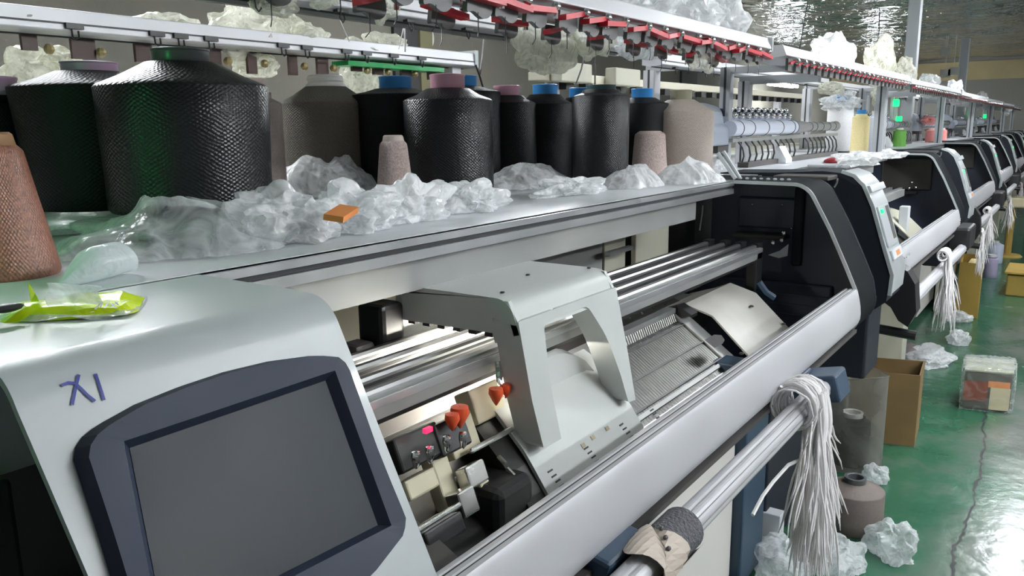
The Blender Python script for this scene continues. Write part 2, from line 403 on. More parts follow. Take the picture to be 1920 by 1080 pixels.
# ------------------------------------------------------------------ the hall
ZC, WY, FX = 2.5, 4.2, 17.0
def structure(name, mb, m, **k):
    return mb.build(name, m, kind='structure', **k)
structure('floor', MB().box(-3, FX+.1, -4.2, WY+.1, -.1, 0), FLOORM)
structure('wall_left', MB().box(-3, FX+.1, WY, WY+.12, 0, ZC+.1), WALLM)
structure('wall_far', MB().box(FX, FX+.12, -4.2, WY+.1, 0, ZC+.1), WALLF)
rows = []
for i in range(101):
    x = -3 + 20.2*i/100; row = []
    for j in range(60):
        y = -4.2 + 8.4*j/59
        z = ZC + .035*noise.noise(Vector((x*.8, y*1.3, 3))) + .025*abs(math.sin(x*PI/1.2))*-1 + .02*noise.noise(Vector((x*2.3, y*2.6, 9)))
        row.append((x, y, z))
    rows.append(row)
ce = MB().grid([r[::-1] for r in rows]); structure('ceiling', ce, FOIL)
structure('trim_1', MB().box(FX-.03, FX-.005, -4.2, WY, 2.12, 2.44), WALLBAND, label='yellowed insulation band along the top of the far wall')
a, b = ony(733, 60, WY), ony(778, 60, WY)
d = tag(MB().box(a.x, b.x, WY-.03, WY-.002, .0, 2.35).build('door_1', DOORDK), kind='structure')
structure('trim_2', MB().box(b.x, b.x+.14, WY-.05, WY-.002, 0, 2.4), mat('olive pipe', (.14, .13, .07), .7))
a, b = ony(1274, 160, WY), ony(1303, 160, WY)
tag(MB().box(a.x, b.x, WY-.03, WY-.002, 0, 2.12).build('door_2', DOORDK), kind='structure')
# floor crack
mb = MB(); pts = [(1848, 745), (1852, 770), (1845, 800), (1848, 830), (1838, 860), (1842, 885), (1826, 915), (1830, 940), (1812, 975), (1806, 1000), (1786, 1030), (1790, 1055), (1782, 1090)]
P = []
for i in range(len(pts)-1):
    for k in range(5):
        t = k/5; u = pts[i][0]*(1-t)+pts[i+1][0]*t + random.uniform(-4, 4); P.append(onz(u, pts[i][1]*(1-t)+pts[i+1][1]*t, 0))
rws = [[(p.x, p.y-.002-random.random()*.005, .0012), (p.x, p.y+.002+random.random()*.005, .0012)] for p in P]
mb.grid(rws); structure('floor_crack', mb, GROOVE, label='dark crack running along the grey aisle floor')
# galvanised posts up to the roof
for (x, y, r, lb) in ((7.2, None, .045, 'thick galvanised roof post rising behind the second machine'), (12.2, None, .05, 'thin galvanised roof post farther down the row')):
    q = onx(1707, 130, x) if r == .045 else onx(1804, 150, x)
    t = thing('roof_post', lb, 'post', (q.x, q.y, 0), 'galvanised roof posts')
    MB().box(q.x-r, q.x+r, q.y-r, q.y+r, .012, ZC-.06).build('shaft', PIPE, t, bevel=.006)
    MB().box(q.x-.1, q.x+.1, q.y-.1, q.y+.1, 0, .012).build('base_plate', PIPE, t)
# hall lights
LAMPS = ((1.9, -1.3, 2.36, 'overhead tube lamp above the near white machine'), (3.9, -.1, 2.36, 'overhead tube lamp above the start of the second machine'), (7.7, .15, 2.36, 'overhead tube lamp at the top right corner of the aisle'),
         (1.0, 2.6, 2.36, 'overhead tube lamp behind the near yarn cones'), (4.4, 2.55, 2.36, 'overhead tube lamp behind the first dark machine'), (12.4, 3.75, 2.0, 'low hung tube lamp by the stained wall'), (15.5, 3.1, 2.0, 'low hung tube lamp by the far wall'),
         (1.9, -2.5, 2.36, 'overhead tube lamp at the right of the near aisle'), (4.4, -2.5, 2.36, 'overhead tube lamp right of the near aisle'), (6.2, -2.4, 2.36, 'overhead tube lamp right of the far aisle'), (12.5, -1.2, 2.36, 'overhead tube lamp far down the aisle'))
for (x, y, z, nm) in LAMPS:
    t = thing('tube_lamp', nm, 'lamp', (x, y, z), 'overhead tube lamps')
    MB().box(x-.62, x+.62, y-.06, y+.06, z-.03, z+.01).build('housing', LAMPW, t, bevel=.005)
    for s in (-.035, .035):
        MB().tube([(x-.6, y+s, z-.055), (x+.6, y+s, z-.055)], .019, 8).build('tube', TUBE_E, t)
    for s in (-.5, .5):
        MB().tube([(x+s, y, z+.01), (x+s, y, 2.48)], .003, 6).build('hanger', HOOK, t)

# ------------------------------------------------------------------ near knitting machine
ZT = 1.243; TY = .786
M1 = thing('knitting_machine', 'near white flat knitting machine with marker-written console at its left end', 'knitting machine', (1.3, .8, 0), 'flat knitting machines in a row')
def table(parent, x0, x1, back=1.52, ext=0):
    m_ = MB().box(x0, x1, TY+.012, back, ZT-.016, ZT)
    if ext: m_.box(x1, x1+ext, .93, back, ZT-.016, ZT)
    t = m_.build('yarn_table', W_TABLE, parent)
    prof = [(TY+.03, ZT-.001), (TY+.012, ZT-.001), (TY+.012, ZT-.006), (TY+.006, ZT-.006), (TY+.006, ZT-.002), (TY, ZT-.002), (TY, ZT-.012), (TY+.008, ZT-.013), (TY+.008, ZT-.019), (TY, ZT-.020), (TY, ZT-.034), (TY+.03, ZT-.034)]
    MB().prism(prof, x0, x1).build('edge_profile', ALU, t)
    MB().prism([(TY+.004, ZT-.0055), (TY+.012, ZT-.0055), (TY+.012, ZT-.0025), (TY+.004, ZT-.0025)], x0, x1).build('groove', GROOVE, t)
    MB().prism([(TY+.004, ZT-.019), (TY+.010, ZT-.019), (TY+.010, ZT-.013), (TY+.004, ZT-.013)], x0, x1).build('groove', GROOVE, t)
    MB().box(x0, x1-.22, TY+.02, TY+.06, ZT-.085, ZT-.034).build('support_beam', ALU_DK, t)
    return t
tb = table(M1, -.15, 2.2, ext=.30)
# sloping end trim of the table
for k, (u0, v0, u1, v1) in enumerate(((1346, 287, 1379, 335), (1356, 284, 1387, 334))):
    MB().tube([onx(u0, v0, 2.19+.01*k), onx(u1, v1, 2.19+.01*k)], .006, 8).build('end_trim', SILVER_RIM, tb)
# panels under the table seen behind the carriage
def backpanel(x0, x1, y, z0, z1, m, nm='back_panel'):
    return MB().box(x0, x1, y, y+.015, z0, z1).build(nm, m, M1, bevel=.002)
def px(u, v, y): return ony(u, v, y).x
YB = 1.0
backpanel(px(590, 640, YB), px(800, 600, YB), YB, .62, ZT-.03, CREAM)
backpanel(px(800, 600, YB)+.004, px(932, 480, YB), YB, .62, ZT-.03, mat('grey green panel', (.36, .37, .31), .55, 0, .1, 4))
backpanel(px(934, 480, YB), px(1130, 450, YB), YB, .62, ZT-.03, mat('dull grey panel', (.27, .28, .27), .5, 0, .1, 4))
backpanel(px(1133, 450, YB), px(1172, 450, YB), YB-.002, .62, ZT-.03, CREAM)
backpanel(px(1174, 450, YB), px(1236, 450, YB), YB-.03, .62, ZT-.03, CREAM)
backpanel(px(1238, 450, YB), 2.2, YB-.01, .62, ZT-.03, BLACK)
MB().box(px(1128, 440, .98), px(1172, 440, .98), .955, .97, 1.075, 1.085).build('back_trim', ALU, M1)
# cabinet and frame
CF = .745
MB().box(.30, 2.19, CF, 1.38, .06, .60).build('base_cabinet', CABINET, M1, bevel=.006)
c = [o for o in M1.children if o.name.startswith('base_cabinet')][0]
xs = px(1195, 1030, CF); xe = px(1352, 900, CF)
for x0, x1 in ((.36, xs-.004), (xs+.004, xe)):
    MB().box(x0, x1, CF-.010, CF+.002, .1, .66).build('cabinet_door', CABINET, c, bevel=.002)
MB().box(.30, 2.19, CF, 1.38, .02, .06).build('plinth', BLACK, M1)
MB().box(2.195, 2.40, .715, 1.3, .02, .655).build('frame_column', BLUEPOST, M1, bevel=.008)
MB().box(.3, 2.2, .76, 1.36, .60, .70).build('machine_bed', BLACK_OIL, M1)
MB().box(.5, 2.2, .62, .80, .66, .72).build('machine_bed', BLACK_OIL, M1)
# small fittings seen under the rail beside the column
f0 = onx(1545, 690, 2.15)
MB().box(2.28, 2.33, .56, .60, .70, .74).build('amber_fitting', ORANGE_P, M1)

# --- console
n0 = Vector((.5, .507, 1.147)); dsl = Vector((0, -.071, -.142)).normalized(); NF = Vector((1, 0, 0)).cross(dsl).normalized()
if NF.y > 0: NF = -NF
def con(u, v): return onp(u, v, n0, NF)
def slab_prof(off=0):
    pr = [(.758, 1.2495), (.610, 1.2495, .02), (.5575, 1.2475, .030), (.436, 1.005), (.31, .753)]
    return ropen(pr, 8)
prof = slab_prof()
XL, XR = .222, .5
# slanted left flank: sheared loop so that the lower edge runs in towards the right
def offs(P, t):
    P = [Vector(p) for p in P]; o = []
    for i in range(len(P)):
        d = (P[min(i+1, len(P)-1)]-P[max(i-1, 0)]).normalized(); o.append(P[i]+Vector((-d.y, d.x))*t)
    return [tuple(p) for p in o]
inn = offs(prof, .006)
loop = prof + inn[::-1]; n = len(loop)
xl = lambda z: XL+max(0, 1.2-z)*.075
vs = [(xl(z), y, z) for y, z in loop]+[(XR, y, z) for y, z in loop]
hb = MB(); hb.add(vs, [(i, (i+1) % n, n+(i+1) % n, n+i) for i in range(n)], True)
for side in (0, n):
    hb.add(vs[side:side+n], [(i, i+1, n-2-i, n-1-i) for i in range(len(prof)-1)])
cap = [(XR, y, z) for y, z in prof]+[(XR, .50, .753), (XR, .70, 1.05), (XR, .758, 1.16)]
hb.add(cap+[(XR-.006, y, z) for _, y, z in cap], [tuple(range(len(cap))), tuple(reversed(range(len(cap), 2*len(cap))))])
CONS = hb.build('control_console', W_PAINT, M1, bevel=.002)
MB().box(XL+.06, XR-.03, .56, .74, .80, 1.20, 0, 0).build('console_insides', BLACK, CONS)
def onprof(u, v, h=.0012):
    best = None; r = ray(u, v)
    for (y0, z0), (y1, z1) in zip(prof[:-1], prof[1:]):
        nn = Vector((0, z1-z0, -(y1-y0))); 
        if nn.length < 1e-6: continue
        nn.normalize(); nn = -nn if nn.dot(r) > 0 else nn
        q = onp(u, v, (0, y0, z0), nn); s = ((q.y-y0)*(y1-y0)+(q.z-z0)*(z1-z0))/((y1-y0)**2+(z1-z0)**2)
        if -.02 <= s <= 1.02 and (best is None or (q-EYE).length < (best-EYE).length): best = q+nn*h
    return best if best is not None else con(u, v)
lp = lambda L: [con(a/1.8, 480+b/1.8) for a, b in L]
outer = [(245, 690), (247, 655), (280, 605), (330, 570), (450, 503), (600, 443), (750, 393), (900, 357), (1050, 337), (1118, 342), (1150, 368), (1200, 508), (1250, 650), (1300, 775), (1350, 895), (1345, 950), (1240, 1085), (1130, 1180), (1000, 1260), (860, 1330), (700, 1395), (560, 1440), (500, 1430), (460, 1370), (400, 1180), (330, 950)]
inner = [(390, 640), (1102, 400), (1290, 918), (520, 1315)]
def onloop(pts, n): return resample(lp(pts), n)
N = 96
O = onloop(outer, N)
# inner loop matched by direction from the centre so the ring does not twist
def match(outer3, inner_pts, n):
    I = resample(lp(inner_pts), 800); c = sum(I, Vector())/len(I); e1 = Vector((1, 0, 0)); e2 = dsl
    ang = lambda p: math.atan2((p-c).dot(e2), (p-c).dot(e1))
    A = [(ang(p), p) for p in I]; out = []
    for p in outer3:
        a = ang(p); out.append(min(A, key=lambda q: abs((q[0]-a+PI) % (2*PI)-PI))[1])
    cs = lp(inner_pts)
    for q in cs:                                      # keep true corners
        k = min(range(n), key=lambda i: (out[i]-q).length); out[k] = q
    return out
I = match(O, inner, N)
UP = NF*.014
bz = MB(); OU = [p+NF*.001 for p in O]; c0 = sum(O, Vector())/N
OM = [p.lerp(c0, .035)+UP for p in O]; IU = [p+UP*.9 for p in I]; ID = [p.lerp(c0, .075)+NF*.003 for p in I]
bz.grid([OU, OM], False, True); bz.grid([OM, IU], False, True); bz.grid([IU, ID], False, True)
BZ = bz.build('screen_bezel', BEZEL, CONS)
sc = MB(); IS = [p.lerp(c0, .07)+NF*.0045 for p in I]; sc.add(IS, [tuple(range(N))]); sc.build('touch_screen', SCREEN, CONS)
# the blue marker strokes
mk = MB()
for st in ([(114, 724), (127, 719), (140, 720), (150, 729), (163, 742), (177, 753)], [(147, 704), (140, 731), (134, 760)], [(178, 702), (186, 726), (194, 751)]):
    pts = [onprof(u, v) for u, v in st]; rw = []
    for i, p in enumerate(pts):
        d = (pts[min(i+1, len(pts)-1)]-pts[max(i-1, 0)]).normalized(); s = d.cross(NF)*.0011; rw.append([p-s, p+s])
    mk.grid(rw)
mk.build('marker_writing', BLUEINK, CONS, label='blue hand-written marker sign reading XI')
# dark frame left of the console
MB().box(-.1, .235, .60, .635, .3, ony(30, 862, .62).z-.005).build('end_frame', BLACK, M1, bevel=.004)
e0, e1 = ony(-60, 735, .64), ony(90, 862, .64)
MB().box(e0.x, e1.x, .64, .66, e1.z, e0.z).build('end_panel', W_PAINT, M1)
MB().box(.05, .32, .665, .74, .55, 1.0).build('end_frame', BLACK, M1)
MB().tube([(.13, .60, 1.19), (.19, .6, 1.155), (.21, .58, 1.17), (.17, .57, 1.14)], .005, 8).build('end_cable', BLACK, M1)

# --- front guard rail
def guard(parent, x0, x1, dy=0):
    pr = [(.480, .970), (.474, .974), (.470, .974), (.4685, .970), (.4665, .970), (.465, .974), (.459, .9745), (.4575, .9705), (.4555, .9705), (.454, .9745), (.448, .974), (.4445, .968), (.4395, .950), (.4355, .930), (.4335, .910), (.434, .896), (.438, .884), (.446, .874), (.456, .869), (.470, .866), (.480, .868)]
    g = MB().prism(pr, x0, x1, smooth=True).build('front_guard_rail', ALU_PAINT, parent)
    mbg = MB()
    for y in (.4675, .4565): mbg.box(x0, x1, y-.0017, y+.0017, .9700, .9722)
    mbg.build('groove', GROOVE, g)
    MB().box(x0, x1, .440, .470, .8585, .867).build('lower_lip', DKGREY, g)
    return g
guard(M1, .50, 2.2)
# small plate between console and rail
MB().box(.50, .53, .45, .62, .80, .97).build('rail_bracket', DKGREY, M1)

# --- yarn guide rails
GX0, GX1 = .53, 2.14
for y, w, z in ((.699, .0075, 1.08), (.743, .007, 1.08), (.787, .007, 1.08), (.834, .007, 1.08)):
    r = MB().prism([(y-w, z-.004), (y-w*.6, z), (y+w*.6, z), (y+w, z-.004), (y+w, z-.020), (y-w, z-.020)], GX0, GX1).build('guide_rail', RAIL_ST, M1)
    MB().box(GX0, GX1, y-w-.0006, y+w+.0006, z-.012, z-.008).build('rail_slot', GROOVE, r)
    MB().box(GX1-.01, GX1+.03, y-w-.003, y+w+.003, z-.023, z+.004).build('end_clamp', BLACK, r, bevel=.002)
fb = MB().prism([(.680, 1.073), (.713, 1.073), (.713, 1.046), (.680, 1.046)], GX0, GX1).build('front_beam', ALU_DK, M1)
MB().box(GX0, GX1, .678, .680, 1.062, 1.072).build('beam_strip', ALU, fb)
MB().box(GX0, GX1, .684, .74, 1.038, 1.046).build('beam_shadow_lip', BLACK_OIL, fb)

RUST = mat('copper coloured strip', (.30, .12, .06), .5, .3, .3, 20)
MB().box(.55, .78, .752, .776, 1.052, 1.062).build('carrier_strip', RUST, M1)
MB().box(.58, .80, .797, .822, 1.052, 1.064).build('carrier_strip', RUST, M1)
# --- needle bed
def bedpt(t): return (.721-.175*t, .952-.125*t)          # t: 0 at the throat, 1 at the front edge
prof = [(.79, .958), (.757, .972), (.735, .972), (.728, .955), (.721, .952), (.551, .831), (.551, .78), (.79, .80)]
MB().prism(prof, .56, 1.10).build('shaded_bed', BLACK_OIL, M1)  # left part of the needle bed, its shade painted in as black
NB = MB().prism(prof, 1.10, 1.70).build('needle_bed', NEEDLE, M1)
def bedstrip(t0, t1, h, m, nm, x0=1.10, x1=1.70):
    a = Vector((0, *bedpt(t0))); b = Vector((0, *bedpt(t1))); nrm = Vector((0, .125, -.175)).normalized()*-1
    nrm = Vector((0, -.58, .81))
    q = [a, b, b+nrm*h, a+nrm*h]; return MB().prism([(p.y, p.z) for p in q], x0, x1).build(nm, m, NB)
bedstrip(.02, .045, .004, BLACK_OIL, 'bed_slot'); bedstrip(.30, .318, .004, DKGREY, 'bed_slot'); bedstrip(.56, .575, .006, DKGREY, 'bed_bar'); bedstrip(.60, .64, .006, ALU_DK, 'bed_bar'); bedstrip(.70, .73, .006, RAIL_ST, 'bed_bar'); bedstrip(.76, 1.0, .005, DKGREY, 'front_cover_strip')
MB().box(1.1, 1.705, .735, .757, .972, .984).build('throat_bar', ALU, NB)
MB().box(.60, 2.0, .80, .93, .90, .955).build('rear_needle_bed', ALU_DK, M1)
MB().prism([(.80, .955), (.93, .955), (.97, .99), (.95, 1.0)], .60, 1.9).build('rear_bed_plate', DKGREY, M1)
# end plate of the bed: white sheet with bent top and a slot
def sheetx(pts, x0, x1, t=.004): return MB().sheet(pts, x0, x1, t)
ep = sheetx([(.845, .945), (.775, .968), (.735, .985), (.665, .965), (.560, .868), (.52, .835)], 1.755, 2.06).build('bed_end_plate', mat('worn cream steel plate', (.56, .54, .50), .42, .1, .22, 9), M1)
sl = MB()
pz = Vector((0, -.105, -.097)).normalized(); pn = Vector((0, -.678, .735))
def onplate(u, v, h=.005): return onp(u, v, Vector((0, .665, .965)), pn)+pn*h
A = [onplate(u, v) for u, v in ((1318, 640), (1336, 630), (1350, 631), (1356, 640), (1352, 647), (1337, 655))]
sl.add(A, [tuple(range(len(A)))]); sl.build('notch', DOORDK, ep)
for u, v in ((1387, 666), (1466, 610), (1406, 577)):
    p = onplate(u, v, .006); MB().ball(p, .006, 8, 5, (1, 1, .5)).build('screw', DKGREY, ep)
MB().prism([(.79, .95), (.74, .968), (.71, .95), (.56, .842), (.56, .80), (.79, .82)], 1.703, 1.752).build('bed_divider', ALU_DK, M1)
MB().prism([(.778, .972), (.735, .988), (.70, .97), (.735, .955)], 1.715, 1.754).build('divider_gap', BLACK, M1)
# lower left cover plate next to the console
sheetx([(.665, .945), (.60, .925), (.55, .90), (.46, .83)], .555, .675).build('bed_cover_plate', DKGREY, M1)
MB().box(.52, .9, .60, .80, .70, .86).build('cam_box', BLACK_OIL, M1)

# --- carriage with its white portal cover
CX0, CX1 = .912, 1.206
CARR = MB().sheet(ropen([(.866, 1.152), (.862, 1.1595, .008), (.645, 1.159, .043), (.628, 1.110)], 7)[::-1], CX0, CX1, -.010).build('carriage_cover', W_COVER, M1)
def legp(poly, nm):
    yf = lambda z: .626 - (1.112-z)*.20
    vs = [(x, yf(z), z) for x, z in poly] + [(x, yf(z)+.045, z) for x, z in poly]; k = len(poly); mb = MB()
    mb.add(vs, [(i, k+i, k+(i+1) % k, (i+1) % k) for i in range(k)]); mb.add(vs[:k], [tuple(range(k))]); mb.add(vs[k:], [tuple(reversed(range(k)))])
    return mb.build(nm, W_COVER, CARR, bevel=.006)
legp(rpoly([(CX0, 1.129), (1.008, 1.129), (1.008, 1.116), (.973, 1.112, .01), (.964, 1.024, .03), (.968, .944), (.920, .944), (CX0, 1.016)], 4), 'cover_leg')
legp(rpoly([(1.008, 1.129), (CX1, 1.129), (CX1+.004, 1.016), (CX1+.004, .934), (1.184, .937), (1.173, .987), (1.148, 1.059, .03), (1.104, 1.116, .012), (1.008, 1.116)], 4), 'cover_leg')
for x0 in (CX0+.0015, CX1-.0095):
    MB().prism([(.861, 1.156), (.648, 1.156), (.632, 1.128), (.628, 1.095), (.672, 1.092), (.676, 1.106), (.869, 1.103)], x0, x0+.008).build('cover_side', W_COVER, CARR)
MB().box(CX0, CX1, .850, .864, 1.016, 1.152).build('cover_back', W_COVER, CARR, bevel=.003)
for u, v in ((942, 548), (990, 515), (1104, 502)):
    MB().ball(onz(u, v, 1.1605), .004, 8, 4, (1, 1, .4)).build('cover_screw', DKGREY, CARR)
# apron with slots
ap = MB().sheet(ropen([(.701, 1.002), (.674, .988, .01), (.620, .934, .01), (.571, .865), (.535, .814)], 4)[::-1], .907, 1.217, .006).build('apron', W_COVER, CARR)
hs = []
for i in range(13):
    x = .96 + .226*i/12; s_ = math.sin(PI*i/12)**.6 if 0 < i < 12 else 0
    hs.append([(x, .662, .973), (x, .658+.018*s_, .980+.052*s_), (x, .690, .983+.056*s_), (x, .730, .978)])
MB().grid(hs).build('apron_hump', W_COVER, CARR)
pa = Vector((0, .620, .934)); na = Vector((0, -.815, .579))
mbs = MB(); dd = Vector((0, -.579, -.815))
for (a0, b0, a1, b1) in ((672, 742, 723, 806), (790, 667, 838, 724), (905, 590, 950, 644), (995, 530, 1035, 580)):
    for k in range(5):
        t = k/4; p = onp(640+(a0*(1-t)+a1*t)/1.742, 460+(b0*(1-t)+b1*t)/1.742, pa, na)+na*.0066
        mbs.obox(p, (.0062, 0, 0), dd*.0013, na*.0006)
mbs.build('vent_slots', BLACK, ap)
for u, v in ((1106, 823), (1088, 838), (1133, 806)):
    p = onp(u, v, pa, na)+na*.0068; MB().obox(p, (.005, 0, 0), dd*.0035, na*.0004).build('oil_stain', mat('oil stain', (.42, .36, .24), .6) if u == 1106 else bpy.data.materials['oil stain'], ap)
# carriage body below (dark)
CB = MB().prism([(.691, .982), (.672, .978), (.614, .922), (.560, .853), (.552, .814), (.595, .766), (.73, .824)], .864, 1.2).build('carriage_body', BLACK_OIL, M1, bevel=.006)
MB().box(.80, .885, .585, .675, .855, .925).build('motor_box', BLACK, CB, bevel=.012)
for u, v in ((941, 862), (957, 885)):
    p = onx(u, v, .860); MB().obox(p, (.002, 0, 0), (0, .006, .004), (0, -.0015, .002)).build('bolt_glint', STEEL, CB)
MB().box(.94, 1.17, .675, .845, 1.118, 1.146).build('carriage_arm', BLACK, CARR)
for k in range(6):
    MB().box(.918, .935, .68+.03*k, .694+.03*k, 1.098, 1.114).build('arm_tooth', BLACK, CARR)
MB().box(.862, .912, .845, .90, .97, 1.135).build('rear_motor', BLACK, CARR, bevel=.008)
MB().box(.82, .862, .86, .90, .97, 1.08).build('rear_motor', DKGREY, CARR, bevel=.008)
# work light and yarn feeders below it
MB().box(.94, 1.15, .735, .775, 1.030, 1.036).build('work_light', LED_WHITE, CARR)
CREAM_L = mat('cream cast metal', (.60, .56, .40), .45, .1, .15, 20)
fd = [((.90, .69, 1.0), (.035, .014, .024), CREAM_L, 'feeder_block'), ((.83, .68, .975), (.03, .012, .026), CREAM_L, 'feeder_block'), ((.765, .66, .95), (.016, .010, .045), CREAM_L, 'feeder_block'),
      ((.71, .65, .955), (.028, .012, .012), CREAM_L, 'feeder_block'), ((.80, .63, .94), (.020, .010, .014), STEEL, 'feeder_clamp'), ((.76, .615, .92), (.016, .012, .016), STEEL, 'feeder_clamp'), ((.815, .635, .915), (.010, .016, .024), CREAM_L, 'feeder_block'),
      ((.70, .61, .925), (.05, .005, .004), STEEL, 'feeder_rod'), ((.69, .595, .915), (.035, .01, .012), BLACK, 'feeder_clamp'), ((.865, .645, .965), (.05, .004, .004), STEEL, 'feeder_rod'), ((.77, .65, 1.0), (.03, .015, .02), BLACK, 'feeder_clamp'), ((.71, .66, 1.0), (.04, .02, .02), BLACK_OIL, 'feeder_clamp')]
for c_, h_, m_, n_ in fd:
    MB().obox(c_, (h_[0], 0, 0), (0, h_[1], -h_[1]*.5), (0, h_[2]*.4, h_[2])).build(n_, m_, CARR, bevel=.003)
for (u, v, r_, y_) in ((862, 780, .013, .632), (848, 790, .010, .628), (930, 742, .011, .642), (948, 732, .009, .648)):
    p = ony(u, v, y_); MB().lathe([(.001, -r_*1.3), (r_*.5, -r_*.7), (r_, r_*.3), (r_*.9, r_), (.001, r_*1.05)], p, 12).build('feeder_tip', ORANGE, CARR)
p = ony(802, 806, .624); MB().obox(p, (.006, 0, 0), (0, .003, 0), (0, 0, .0028)).build('red_indicator', LED_RED, CARR)
for u, v in ((838, 832), (868, 825), (806, 852), (780, 862)):
    p = ony(u, v, .614); MB().lathe([(.001, -.012), (.004, -.008), (.006, .004), (.005, .010), (.001, .011)], p, 10).build('needle_cam', CHROME, CARR)
for u in (935, 948):
    mb = MB(); pts = [ony(u, 680, .672), ony(u+2, 700, .662), ony(u+1, 715, .658), ony(u+8, 725, .653), ony(u+9, 745, .648)]
    mb.tube(pts, [.006, .006, .004, .003, .002], 8).build('yarn_finger', CHROME, CARR)
for k in range(7):
    mb = MB(); x = 1.36+.06*k; mb.tube([(x, .82, 1.05), (x+.015, .795, 1.01), (x+.005, .77, .985)], .0022, 6).build('yarn_finger', STEEL, M1)
for k, x in enumerate((1.42, 1.58, 1.74, 1.90)):
    MB().box(x, x+.07, .78, .82, .985, 1.05).build('carrier_block', DKGREY, M1, bevel=.003)
MB().box(1.24, 2.0, .85, .88, 1.01, 1.06).build('rear_cam_rail', DKGREY, M1)

# --- right end hood (rim at x = 2.2, inner face further on)
XE = 2.2
def hoodpts(): return [(.90, 1.247), (.774, 1.246), (.678, 1.245), (.606, 1.244, .035), (.575, 1.225, .03), (.519, 1.126), (.473, 1.031), (.445, .970), (.432, .905, .02), (.446, .862, .02), (.52, .83), (.60, .78)]
def hood(parent, dx=0, full=True):
    o = rpoly(hoodpts(), 5); full_p = o + [(.66, .62), (.92, .62), (.92, 1.247)]
    x0, x1 = XE+dx, XE+.20+dx
    hd = MB().sheet(o[::-1], x0, x1, -.010).build('side_hood', NAVY_SH, parent)
    MB().prism(full_p, x1-.012, x1, smooth=False).build('hood_face', NAVY_IN, hd)
    MB().sheet(o[::-1], x0-.004, x0+.004, -.009).build('hood_rim', SILVER_RIM, hd)
    return hd
HD = hood(M1)
xf = XE+.188
# raised window and ridges on the inner face
def facebox(u0, v0, u1, v1, d, m, nm, tilt=0):
    a, b = onx(u0, v0, xf-d), onx(u1, v1, xf-d)
    return MB().box(xf-d, xf, min(a.y, b.y), max(a.y, b.y), min(a.z, b.z), max(a.z, b.z)).build(nm, m, HD, bevel=.006)
facebox(1385, 368, 1492, 432, .012, mat('blue grey inner panel', (.040, .046, .085), .35, 0, .2, 8), 'inner_panel')
facebox(1372, 436, 1470, 452, .06, DKGREY, 'inner_ledge')
facebox(1490, 350, 1500, 500, .02, NAVY, 'inner_post')
for v in (533, 553, 572): facebox(1290+v-533, v, 1560, v+5, .02, NAVY_IN, 'inner_ridge')
for (u, v, m_) in ((1450, 455, CHROME), (1466, 450, CHROME), (1470, 436, CHROME), (1411, 383, STEEL), (1467, 383, STEEL), (1484, 428, STEEL)):
    MB().ball(onx(u, v, xf-.07 if v > 430 else xf-.014), .007 if v > 430 else .003, 8, 5).build('hood_bolt', m_, HD)
fl = MB(); A = [onx(u, v, xf-.075) for u, v in ((1440, 478), (1462, 470), (1478, 458), (1476, 480), (1460, 484))]; fl.add(A, [tuple(range(5))]); fl.add([p+Vector((.003, 0, 0)) for p in A], [tuple(reversed(range(5)))]); fl.build('pale_paper_scrap', W_TABLE, HD)
MB().box(2.10, 2.15, .680, .71, .96, 1.07).build('guide_post', BLACK, M1, bevel=.004)
MB().tube([(2.12, .68, .98), (2.12, .66, .955), (2.13, .64, .94)], .012, 8).build('guide_post', BLUEPOST, M1)
MB().tube([onx(1318, 385, 2.3), onx(1317, 400, 2.3), onx(1312, 432, 2.3)], .0025, 6).build('hood_wire', ALU, HD)
# white beads along the hood top
for k in range(8):
    p = onx(1388+13*k, 336.5+.6*k, 2.2); MB().ball((2.2, p.y, 1.252), .0045, 8, 5, (1, 1.3, .7)).build('hood_stud', SILVER_RIM, HD)

# --- tension rails over the table
ZR = 1.59
def tension_front(parent, x0, x1, dz=0, light=True, y0=.70, y1=.86, n=18, step=None, detail=True):
    r = MB().prism([(y0, ZR), (y0+.012, ZR+.03), (y1-.012, ZR+.03), (y1, ZR), (y1-.03, ZR-.004), (y0+.03, ZR-.004)], x0, x1).build('tension_rail', ALU_PAINT if detail else ALU_PAINT, parent, bevel=.003)
    MB().box(x1, x1+.012, y0, y1, ZR-.004, ZR+.03).build('rail_end_cap', W_PAINT, r)
    return r
TR = tension_front(M1, -.3, 2.2)
for k in range(19):
    x = .70+.08*k + random.uniform(-.01, .01)
    u = MB(); y = .71; z = ZR-.004
    for sy in (0, 1):
        yy = .715 if sy == 0 else .835
        if sy == 1 and k % 2: continue
        t = MB().prism(rpoly([(x-.030, z-.004), (x+.022, z-.004), (x+.026, z-.030, .012), (x+.004, z-.040, .012), (x-.02, z-.028, .01), (x-.036, z-.034, .01)], 4), yy-.004, yy+.004, 'y').build('tension_unit', GREYFLAG, M1)
        a_ = random.uniform(-.35, .35)
        MB().obox((x-.01, yy-.012, z-.012), (.042*math.cos(a_), .010*math.sin(a_*3), .03*math.sin(a_)), (0, .009, 0), (0, 0, .0042)).build('red_lever', RED, t)
        kb = MB(); kb.ball((x+.034, yy-.014, z-.004), .008, 10, 6); kb.tube([(x+.034, yy-.014, z-.004), (x+.034, yy-.014, z-.022)], .004, 8); kb.build('tension_knob', CHROME, t)
        MB().tube([(x-.01, yy-.004, z-.03), (x-.012, yy-.006, z-.055), (x-.016-.004*(k % 3), yy-.008, z-.064)], .0008, 5).build('tension_wire', HOOK, t)
